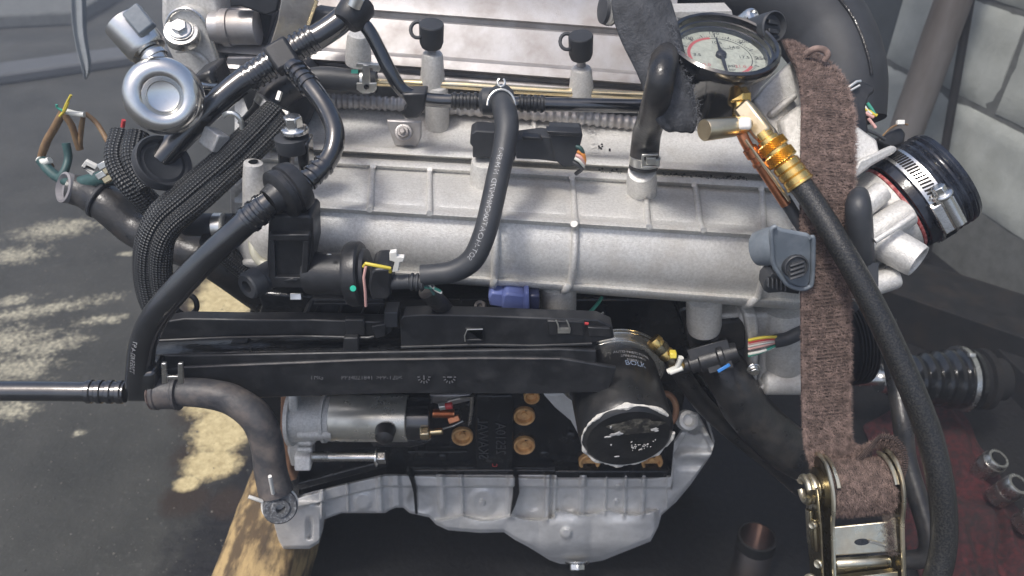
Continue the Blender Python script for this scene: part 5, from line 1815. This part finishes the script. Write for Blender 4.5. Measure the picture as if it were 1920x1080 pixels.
# ------------------------------------------------------------------ pressure gauge with brass fittings and hose
gc = D(1358, 84, .585)
gax = lv(gc, .20, .84, .49)
gr = R(103, gc)
G = thing('pressure_gauge', 'round black pressure gauge with cream dial, brass fittings and long black hose', 'gauge', gc - gax * .07)
MB().lathe(gc, gax, [(-.062, gr * .60), (-.058, gr * .72), (-.030, gr * .86), (-.012, gr * .93), (-.008, gr * 1.0), (-.002, gr * 1.03), (.002, gr * 1.02), (.0035, gr * .97), (.0025, gr * .93), (-.002, gr * .91), (-.0025, gr * .875), (-.006, gr * .865), (-.0065, gr * .84), (-.011, gr * .82)], 80, cap=False).build('gauge_case', 'gloss', G, smooth=35)
gu = (XA - gax * XA.dot(gax)).normalized()
gu = (gu * .985 - gax.cross(gu) * .17).normalized() if False else gu
gv = gax.cross(gu)
if gv.dot(UP) < 0:
    gv = -gv
dc = gc - gax * .0105
dial = MB().lathe(dc, gax, [(0, gr * .83), (.0003, gr * .83)], 72).build('dial', 'dial', G)
def dpt(a, r, h=.0005):
    a = math.radians(a)
    return dc + gu * (math.cos(a) * r * gr) + gv * (math.sin(a) * r * gr) + gax * h
def arc(a0, a1, r0, r1, name, m):
    b = MB()
    n = 40
    b.grid([[dpt(a0 + (a1 - a0) * k / n, r0) for k in range(n + 1)], [dpt(a0 + (a1 - a0) * k / n, r1) for k in range(n + 1)]])
    b.build(name, m, dial, smooth=0)
arc(100, 195, .56, .62, 'scale_arc', 'redink')
arc(-62, -28, .56, .62, 'scale_arc', 'redink')
arc(-28, 100, .575, .59, 'scale_arc', 'ink')
b = MB()
for k in range(61):
    a = 225 - 270 * k / 60
    r1 = .72 if k % 5 == 0 else .67
    w = .010 if k % 5 == 0 else .005
    p, q = dpt(a, .63), dpt(a, r1)
    s = (q - p).cross(gax).normalized() * gr * w
    n = len(b.v)
    b.v += [p - s, p + s, q + s, q - s]
    b.f.append((n, n + 1, n + 2, n + 3))
b.build('tick_mark', 'ink', dial, smooth=0)
for k in range(7):
    a = 225 - 45 * k
    p = dpt(a, .76)
    textobj(str(k * 50), gr * .15, lambda x, y, p=p: p + gu * x + gv * y, 'dial_numeral', 'ink', dial)
    p = dpt(a, .44)
    if k != 2:
        textobj(str(round(k * 3.5, 1)), gr * .125, lambda x, y, p=p: p + gu * x + gv * y, 'dial_numeral', 'redink' if k in (0, 6) else 'ink', dial)
for s, yy, z in (("psi", -.30, .13), ("bar", -.42, .10), ("kg/cm2", .26, .10)):
    p = dc + gv * (yy * gr) + gu * (.14 * gr) + gax * .0005
    textobj(s, gr * z, lambda x, y, p=p: p + gu * x + gv * y, 'dial_numeral', 'ink', dial)
b = MB()
q = dc + gax * .002
n1, n2 = q + gv * gr * .56, q - gv * gr * .62
b.prismv([n1 - gu * .0003, n1 + gu * .0003, q + gu * .0016, n2 + gu * .0009, n2 - gu * .0009, q - gu * .0016], gax * .0006)
b.lathe(q, gax, [(-.002, .0042), (.001, .0042), (.0022, .003)], 24)
b.build('needle', 'ink', G, bev=0)
b = MB()
b.v = [gc - gax * .003 + gu * (math.cos(math.tau * k / 64) * gr * .876) + gv * (math.sin(math.tau * k / 64) * gr * .876) for k in range(64)]
b.f = [tuple(range(64))]
b.build('glass', 'glass', G)
# brass
nk = D(1386, 184, .585)
MB().hexa(nk + UP * .012, nk - UP * .004, R(22, nk)).build('hex_union', 'brass', G, bev=.001)
MB().cyl(nk - UP * .003, nk - UP * .016, R(13, nk)).build('brass_neck', 'brass', G)
e0, e1 = D(1396, 204, .568), D(1432, 250, .56)
ax = (e1 - e0).normalized()
sd_ = (UP - ax * UP.dot(ax)).normalized()
b = MB()
b.obox((e0 + e1) / 2, ax * ((e1 - e0).length / 2 + R(8, e0)), sd_ * R(17, e0), ax.cross(sd_) * R(20, e0))
b.build('elbow_block', 'palebrass', G, bev=.0025)
p, q = D(1404, 234, .562), D(1320, 244, .545)
L = (q - p).length
MB().lathe(p, q - p, [(0, R(14, p)), (L * .2, R(17, p)), (L * .32, R(17, p)), (L * .34, R(15, p)), (L * .36, R(19, p)), (L * .98, R(20, p)), (L, R(19, p)), (L, .0003)], 36).build('side_valve', 'palebrass', G, smooth=35)
p = D(1397, 232, .548)
MB().obox(p, XA * R(12, p), UP * R(11, p), FWD * .002).build('pale_label', 'white', G, bev=.002)
k0, k1 = D(1428, 248, .558), D(1500, 344, .552)
ax = (k1 - k0).normalized()
L = (k1 - k0).length
kp = lambda f: k0 + ax * L * f
MB().lathe(k0, ax, [(0, R(16, k0)), (L * .12, R(16, k0)), (L * .14, R(20, k0)), (L * .22, R(20, k0))], 30).build('coupling_neck', 'brass', G, smooth=35)
for f0, f1 in ((.20, .36), (.40, .58)):
    b = MB()
    uu, ww = perp(ax)
    rings = []
    NK, NS = 60, 11
    for i in range(NS):
        ring = []
        for j in range(NK):
            a = math.tau * j / NK
            r = R(24 if i in (0, NS - 1) else 28.5 if (i + j) % 2 else 25, k0)
            ring.append(kp(f0) + ax * (L * (f1 - f0) * i / (NS - 1)) + uu * math.cos(a) * r + ww * math.sin(a) * r)
        rings.append(ring)
    b.ring_strip(rings)
    b.build('knurled_sleeve', 'brass', G, smooth=0)
MB().lathe(kp(.34), ax, [(0, R(24, k0)), (L * .08, R(24, k0))], 30).build('sleeve_groove', 'brass', G)
b = MB()
ridged(b, kp(.60), kp(.99), R(22, k0), 3, .16, 32, .9)
b.lathe(kp(.97), ax, [(0, R(22, k0)), (.0006, R(27, k0)), (.0022, R(27, k0)), (.003, R(23, k0))], 32)
b.build('crimp_ferrule', 'brass', G, smooth=35)
b = MB()
path, rs = [D(1388, 245, .562), D(1400, 270, .562), D(1425, 310, .566), D(1458, 360, .57), D(1474, 384, .572)], [R(11, k0), R(10, k0), R(10, k0), R(9, k0), R(9, k0)]
b.tube(catmull(path, 6), R(10, k0), 16)
b.lathe(D(1404, 276, .561), path[3] - path[1], [(0, R(10, k0)), (.001, R(14, k0)), (.008, R(14, k0)), (.009, R(10, k0)), (.013, R(10, k0)), (.0135, R(13, k0)), (.016, R(13, k0)), (.017, R(10, k0))], 24)
b.build('copper_stem', 'copper', G, smooth=35)
b = MB()
b.tube([D(1398, 262, .556), D(1440, 320, .556), D(1480, 376, .56)], R(3, k0), 8)
b.build('bleed_wire', 'palebrass', G)
b = MB()
b.tube(catmull([D(1470, 372, .575), D(1500, 420, .575), D(1530, 465, .578), D(1560, 520, .585), D(1600, 580, .595)], 6), R(12, k0), 14)
b.build('guide_rod', 'rubber', G)
hp2 = catmull([D(x, y, d) for x, y, d in ((1494, 336, .552), (1530, 388, .548), (1580, 470, .542), (1630, 560, .54), (1672, 645, .54), (1712, 735, .54), (1742, 815, .542), (1762, 900, .545), (1770, 970, .55), (1768, 1030, .555), (1755, 1085, .56), (1730, 1140, .57))], 10)
MB().tube(hp2, [R(21, k0) * (1 + .10 * min(1, i / 60)) for i in range(len(hp2))], 26).build('gauge_hose', 'grainhose', G, smooth=70)
b = MB()
hp3 = catmull([D(x, y, d) for x, y, d in ((1662, 600, .72), (1676, 690, .71), (1692, 790, .69), (1700, 860, .69), (1720, 930, .68), (1740, 1000, .67), (1738, 1040, .67), (1700, 1050, .68), (1640, 1040, .70), (1600, 1060, .72))], 8)
o = MB().tube(hp3, R(17, hp3[0]), 18).build('spare_hose', 'oldrubber', smooth=70)
tag(o, 'thin dark hose looping behind the gauge hose beside the ratchet', 'hose')

# ------------------------------------------------------------------ ratchet strap
T = thing('ratchet_strap', 'fuzzy brown webbing strap with an oily yellow zinc ratchet, hanging over the throttle body', 'ratchet strap', D(1590, 1080, .62))
stn = [(1474, 78, 8, .66, .3), (1486, 88, 18, .645, .3), (1506, 104, 32, .62, .2), (1536, 140, 42, .595, .08), (1550, 195, 47, .575, 0), (1552, 260, 50, .565, 0), (1551, 330, 50, .56, 0), (1549, 420, 49, .562, 0), (1548, 520, 47, .57, 0), (1548, 620, 46, .58, 0), (1548, 720, 45, .592, 0), (1549, 800, 44, .60, 0), (1556, 846, 44, .605, 0), (1580, 874, 52, .61, 0)]
cen = catmull([D(x, y, d) for x, y, w, d, s in stn], 14)
wid = [v.x for v in catmull([Vector((R(w, D(x, y, d)), s, 0)) for x, y, w, d, s in stn], 14)]
skw = [v.y for v in catmull([Vector((R(w, D(x, y, d)), s, 0)) for x, y, w, d, s in stn], 14)]
rows, uvs = [], []
L = 0
b = MB()
NU = 14
fibs = []
for i, (p, w, s) in enumerate(zip(cen, wid, skw)):
    t = (cen[min(i + 1, len(cen) - 1)] - cen[max(i - 1, 0)]).normalized()
    side = (XA - t * XA.dot(t)).normalized()
    side = (side * math.cos(s) + FWD * math.sin(s)).normalized()
    nn = t.cross(side).normalized()
    if nn.dot(CAM - p) < 0:
        nn = -nn
    if i:
        L += (p - cen[i - 1]).length
    ring = []
    for k in range(NU + 1):
        f = k / NU * 2 - 1
        e = .0009 * math.sin(L * 260) + .0012 * noise.noise(p * 30 + side * f * 2)
        edge = 1 + .02 * noise.noise(Vector((i * .35, f, 1)))
        ring.append(p + side * (f * w * edge) + nn * (.0014 - .002 * f * f * abs(f) + e * .5))
    back = [p + side * ((1 - 2 * k / NU) * w) - nn * .0014 for k in range(NU + 1)]
    rows.append(ring + back)
    uvs.append(L)
    fibs.append((p, side, nn, t, w))
b.ring_strip(rows, uvs, True, True, True)
web = b.build('webbing', 'web', T, smooth=60)
def fibres(name, m, n, pick, ln=(.0018, .0042), w=.00016, parent=web):
    b = MB()
    for _ in range(n):
        p, nn, t, side = pick()
        d = (nn * rnd.uniform(.15, .8) + t * rnd.gauss(0, .55) + side * rnd.gauss(0, .75) - ZA * .25).normalized()
        q = rnd.uniform(*ln)
        s = d.cross(nn)
        if s.length < .01:
            continue
        s = s.normalized() * w
        k = len(b.v)
        b.v += [p - s, p + s, p + d * q + nn * q * .1]
        b.f.append((k, k + 1, k + 2))
    return b.build(name, m, parent, smooth=0, kind='stuff')
def pick_web():
    i = rnd.randrange(4, len(fibs) - 2)
    p, side, nn, t, w = fibs[i]
    f = rnd.uniform(-1, 1) if rnd.random() < .82 else rnd.choice((-1, 1)) * rnd.uniform(.94, 1.0)
    q = fibs[i + 1][0]
    return p.lerp(q, rnd.random()) + side * f * w + nn * .0014, nn, t, side * (1 if f > 0 else -1)
fibres('frayed_fibres', 'fuzz', 36000, pick_web, w=.0002)
b = MB()
b.tube(catmull([D(x, y, d) for x, y, d in ((1512, 100, .605), (1528, 92, .60), (1545, 94, .597), (1552, 104, .597), (1546, 114, .60))], 6), R(6, cen[0]), 10, wob=.3)
b.build('webbing_fold', 'fuzz', T)
# ratchet frame
rc = D(1602, 912, .600)                      # drum axis
rx = (XA * .995 + UP * .06).normalized()
ru = (UP - rx * UP.dot(rx)).normalized()
rt = rx.cross(ru)
if rt.dot(FWD) > 0:
    rt = -rt                                  # towards the lens
k_ = lambda n: R(n, rc)
drum = MB()
prof_n = 26
rows = []
drumR = k_(50)
for j in range(13):
    f = j / 12 * 2 - 1
    ring = []
    for i in range(40):
        a = math.tau * i / 40
        rr = drumR * (1 + .03 * noise.noise(Vector((f * 3, math.cos(a) * 2, math.sin(a) * 2))) - .04 * abs(f) ** 4)
        ring.append(rc + rx * (f * k_(56)) + ru * (math.sin(a) * rr) + rt * (math.cos(a) * rr))
    rows.append(ring)
drum.ring_strip(rows, [j * .006 for j in range(13)])
dr = drum.build('wound_webbing', 'web', T, smooth=60)
def pick_drum():
    a, f = rnd.uniform(-1.9, 1.9), rnd.uniform(-1, 1)
    nn = ru * math.sin(a) + rt * math.cos(a)
    return rc + rx * (f * k_(55)) + nn * drumR, nn, rx, ru * math.cos(a) - rt * math.sin(a)
fibres('frayed_fibres', 'fuzz', 9000, pick_drum, parent=dr)
# folded tail rising over the drum at right
tail = [(1600, 862, .612), (1625, 842, .608), (1650, 832, .604), (1672, 842, .598), (1680, 866, .594), (1676, 890, .594)]
tp = catmull([D(*q) for q in tail], 8)
b = MB()
rows = []
for i, p in enumerate(tp):
    t = (tp[min(i + 1, len(tp) - 1)] - tp[max(i - 1, 0)]).normalized()
    side = (FWD * .8 - UP * .35 - t * (FWD * .8 - UP * .35).dot(t)).normalized()
    nn = t.cross(side)
    rows.append([p + side * (f * k_(36)) + nn * (.0018 * (1 if h else -1)) for h, f in ((1, -1), (1, -.5), (1, 0), (1, .5), (1, 1), (0, 1), (0, 0), (0, -1))])
b.ring_strip(rows, [i * .004 for i in range(len(rows))])
tl = b.build('webbing_tail', 'web', T, smooth=60)
def pick_tail():
    i = rnd.randrange(1, len(tp) - 1)
    t = (tp[i + 1] - tp[i]).normalized()
    side = (FWD * .8 - UP * .35 - t * (FWD * .8 - UP * .35).dot(t)).normalized()
    nn = side.cross(t)
    if nn.dot(UP) < 0 and rnd.random() < .7:
        nn = -nn
    return tp[i].lerp(tp[i + 1], rnd.random()) + side * rnd.uniform(-1, 1) * k_(36) + nn * .0018, nn, t, side
fibres('frayed_fibres', 'fuzz', 5000, pick_tail, parent=tl)
# side plates as curved strips
def plate(name, outline, depth, m, bev=.0008):
    b = MB()
    b.prismv(outline, depth)
    return b.build(name, m, T, bev=bev)
def face(pts, off):                            # points in the plate's own plane (along drum radius), px units round the drum axis
    return [rc + rx * k_(off) + rt * k_(a) + ru * k_(h) for a, h in pts]
side_pl = [(-30, 52), (10, 62), (38, 48), (54, 14), (54, -20), (44, -60), (40, -120), (36, -230), (-16, -230), (-20, -100), (-34, -30), (-44, 20)]
for off, s in ((-62, -1), (60, 1)):
    plate('side_plate', face(side_pl, off), rx * k_(5) * s, 'darkzinc', .001)
    b = MB()
    edge = [rc + rx * k_(off + 2.5 * s) + rt * k_(a) + ru * k_(h) for a, h in [(-10, 64), (14, 63), (40, 48), (56, 14), (56, -20), (46, -60), (42, -120), (38, -228)]]
    b.tube(catmull(edge, 6), k_(4.2), 8, flat=.8)
    b.build('plate_edge', 'zinc', T)
    b = MB()
    rr = drumR * 1.04
    pts = [rc + rx * k_(off - 9 * s) + ru * math.sin(math.radians(a)) * k_(60) + rt * math.cos(math.radians(a)) * k_(60) for a in range(15, 100, 10)]
    b.tube(pts, k_(4), 8)
    b.build('ratchet_tooth_rim', 'zinc', T)
# outer handle plate and drum nuts at left
b = MB()
b.lathe(rc - rx * k_(66), -rx, [(0, k_(40)), (k_(6), k_(40)), (k_(7), k_(26)), (k_(10), k_(25)), (k_(10.5), k_(20)), (k_(20), k_(20)), (k_(21), k_(14))], 36)
b.build('drum_hub', 'darkzinc', T, smooth=35)
b = MB()
for a0, a1 in ((.2, 2.7), (3.4, 5.9)):
    pts = [rc - rx * k_(92) + ru * math.sin(a0 + (a1 - a0) * q / 10) * k_(22) + rt * math.cos(a0 + (a1 - a0) * q / 10) * k_(22) for q in range(11)]
    b.tube(pts, [k_(7)] * 11, 10)
    pts2 = [p + rx * k_(12) for p in pts]
    b.tube(pts2, [k_(7)] * 11, 10)
b.build('split_axle', 'zinc', T)
plate('handle_plate', face([(-20, 20), (30, 10), (38, -60), (30, -230), (-22, -230), (-30, -80)], -84), rx * k_(6), 'darkzinc', .0015)
b = MB()
b.tube([rc + rx * k_(-86) + rt * k_(20) + ru * k_(h) for h in (-50, -80, -110)], [k_(5), k_(7), k_(5)], 8)
b.obox(rc + rx * k_(-90) + rt * k_(5) + ru * k_(-70), rx * k_(3), ru * k_(34), rt * k_(12))
b.build('pawl_slider', 'darkzinc', T, bev=.0008)
b = MB()
for h, off, r in ((-130, -84, 8), (-160, -100, 13), (-58, -90, 7)):
    q = rc + rx * k_(off) + ru * k_(h) + rt * k_(26)
    b.lathe(q, (-rx * .8 + rt * .6), [(0, k_(r)), (k_(6), k_(r)), (k_(8), k_(r * .8)), (k_(7), k_(r * .5)), (k_(6.5), .0003)], 20)
b.build('rivet', 'zinc', T, smooth=35)
# cross plate with keyhole, bars, lower plate
ct = rc + rt * k_(34) + ru * k_(-88)
b = MB()
def onp(x, y):
    return ct + rx * k_(x) + ru * k_(y) + rt * k_(-.05 * y)
kh = [(14 * math.cos(math.radians(a)) * (1.0 if math.cos(math.radians(a)) < 0 else 1.0), 6 * math.sin(math.radians(a))) for a in range(0, 360, 24)]
out = [(-58, 26), (44, 30), (52, 36), (58, 36), (58, -26), (-62, -26)]
b.prismv([onp(x, y) for x, y in out], -rt * k_(5))
cp = b.build('cross_plate', 'zinc', T, bev=.001)
b = MB()
b.prismv([onp(-8 + x, -4 + y) + rt * k_(.8) for x, y in kh], -rt * k_(.6))
b.build('keyhole', 'blockpaint', cp, smooth=0)
b = MB()
b.tube([onp(4, -2) + rt * k_(3), onp(22, -8) + rt * k_(4), onp(32, -12) + rt * k_(2)], k_(2.6), 8)
b.build('spring_leg', 'clipmetal', cp)
b = MB()
q = rc + rt * k_(26) + ru * k_(-132)
b.lathe(q - rx * k_(56), rx, [(0, k_(8)), (k_(3), k_(10)), (k_(98), k_(10)), (k_(101), k_(8))], 20)
b.build('cross_bar', 'zinc', T)
b = MB()
ct2 = rc + rt * k_(34) + ru * k_(-170)
b.prismv([ct2 + rx * k_(x) + ru * k_(y) for x, y in ((-60, 12), (56, 20), (56, 4), (-56, -4), (-64, 2))], -rt * k_(20))
b.prismv([ct2 + rx * k_(x) + ru * k_(y) - rt * k_(4) for x, y in ((-60, -2), (56, 6), (54, -70), (-64, -70))], -rt * k_(4))
b.build('lower_plate', 'zinc', T, bev=.001)
b = MB()
b.prismv([rc + rt * k_(10) + ru * k_(-140) + rx * k_(x) + ru * k_(y) for x, y in ((-56, 10), (56, 10), (56, -50), (-56, -50))], -rt * k_(3))
b.build('back_plate', 'darkzinc', T)
def pick_pl():
    return onp(rnd.gauss(44, 6), rnd.uniform(-30, 44)) + rt * k_(2), rt, rx, ru
fibres('oily_fibres', 'fuzzdark', 900, pick_pl, (.001, .003), .00018, parent=cp)

# ------------------------------------------------------------------ thin scattering volume added to stand in for lens veil
hm = bpy.data.materials.new('veil_air')
hm.use_nodes = True
hn = hm.node_tree.nodes
hn.remove(hn["Principled BSDF"])
pvn = hn.new("ShaderNodeVolumePrincipled")
pvn.inputs["Density"].default_value = 0.07
pvn.inputs["Color"].default_value = (.80, .86, .95, 1)
pvn.inputs["Anisotropy"].default_value = 0.3
hm.node_tree.links.new(pvn.outputs[0], hn["Material Output"].inputs["Volume"])
b = MB()
b.obox(Vector((0, 0, .3)), XA * 202, YA * 202, ZA * 1.4)
hz = b.build1('added_lens_veil', hm, smooth=0)
hz["kind"] = "stuff"
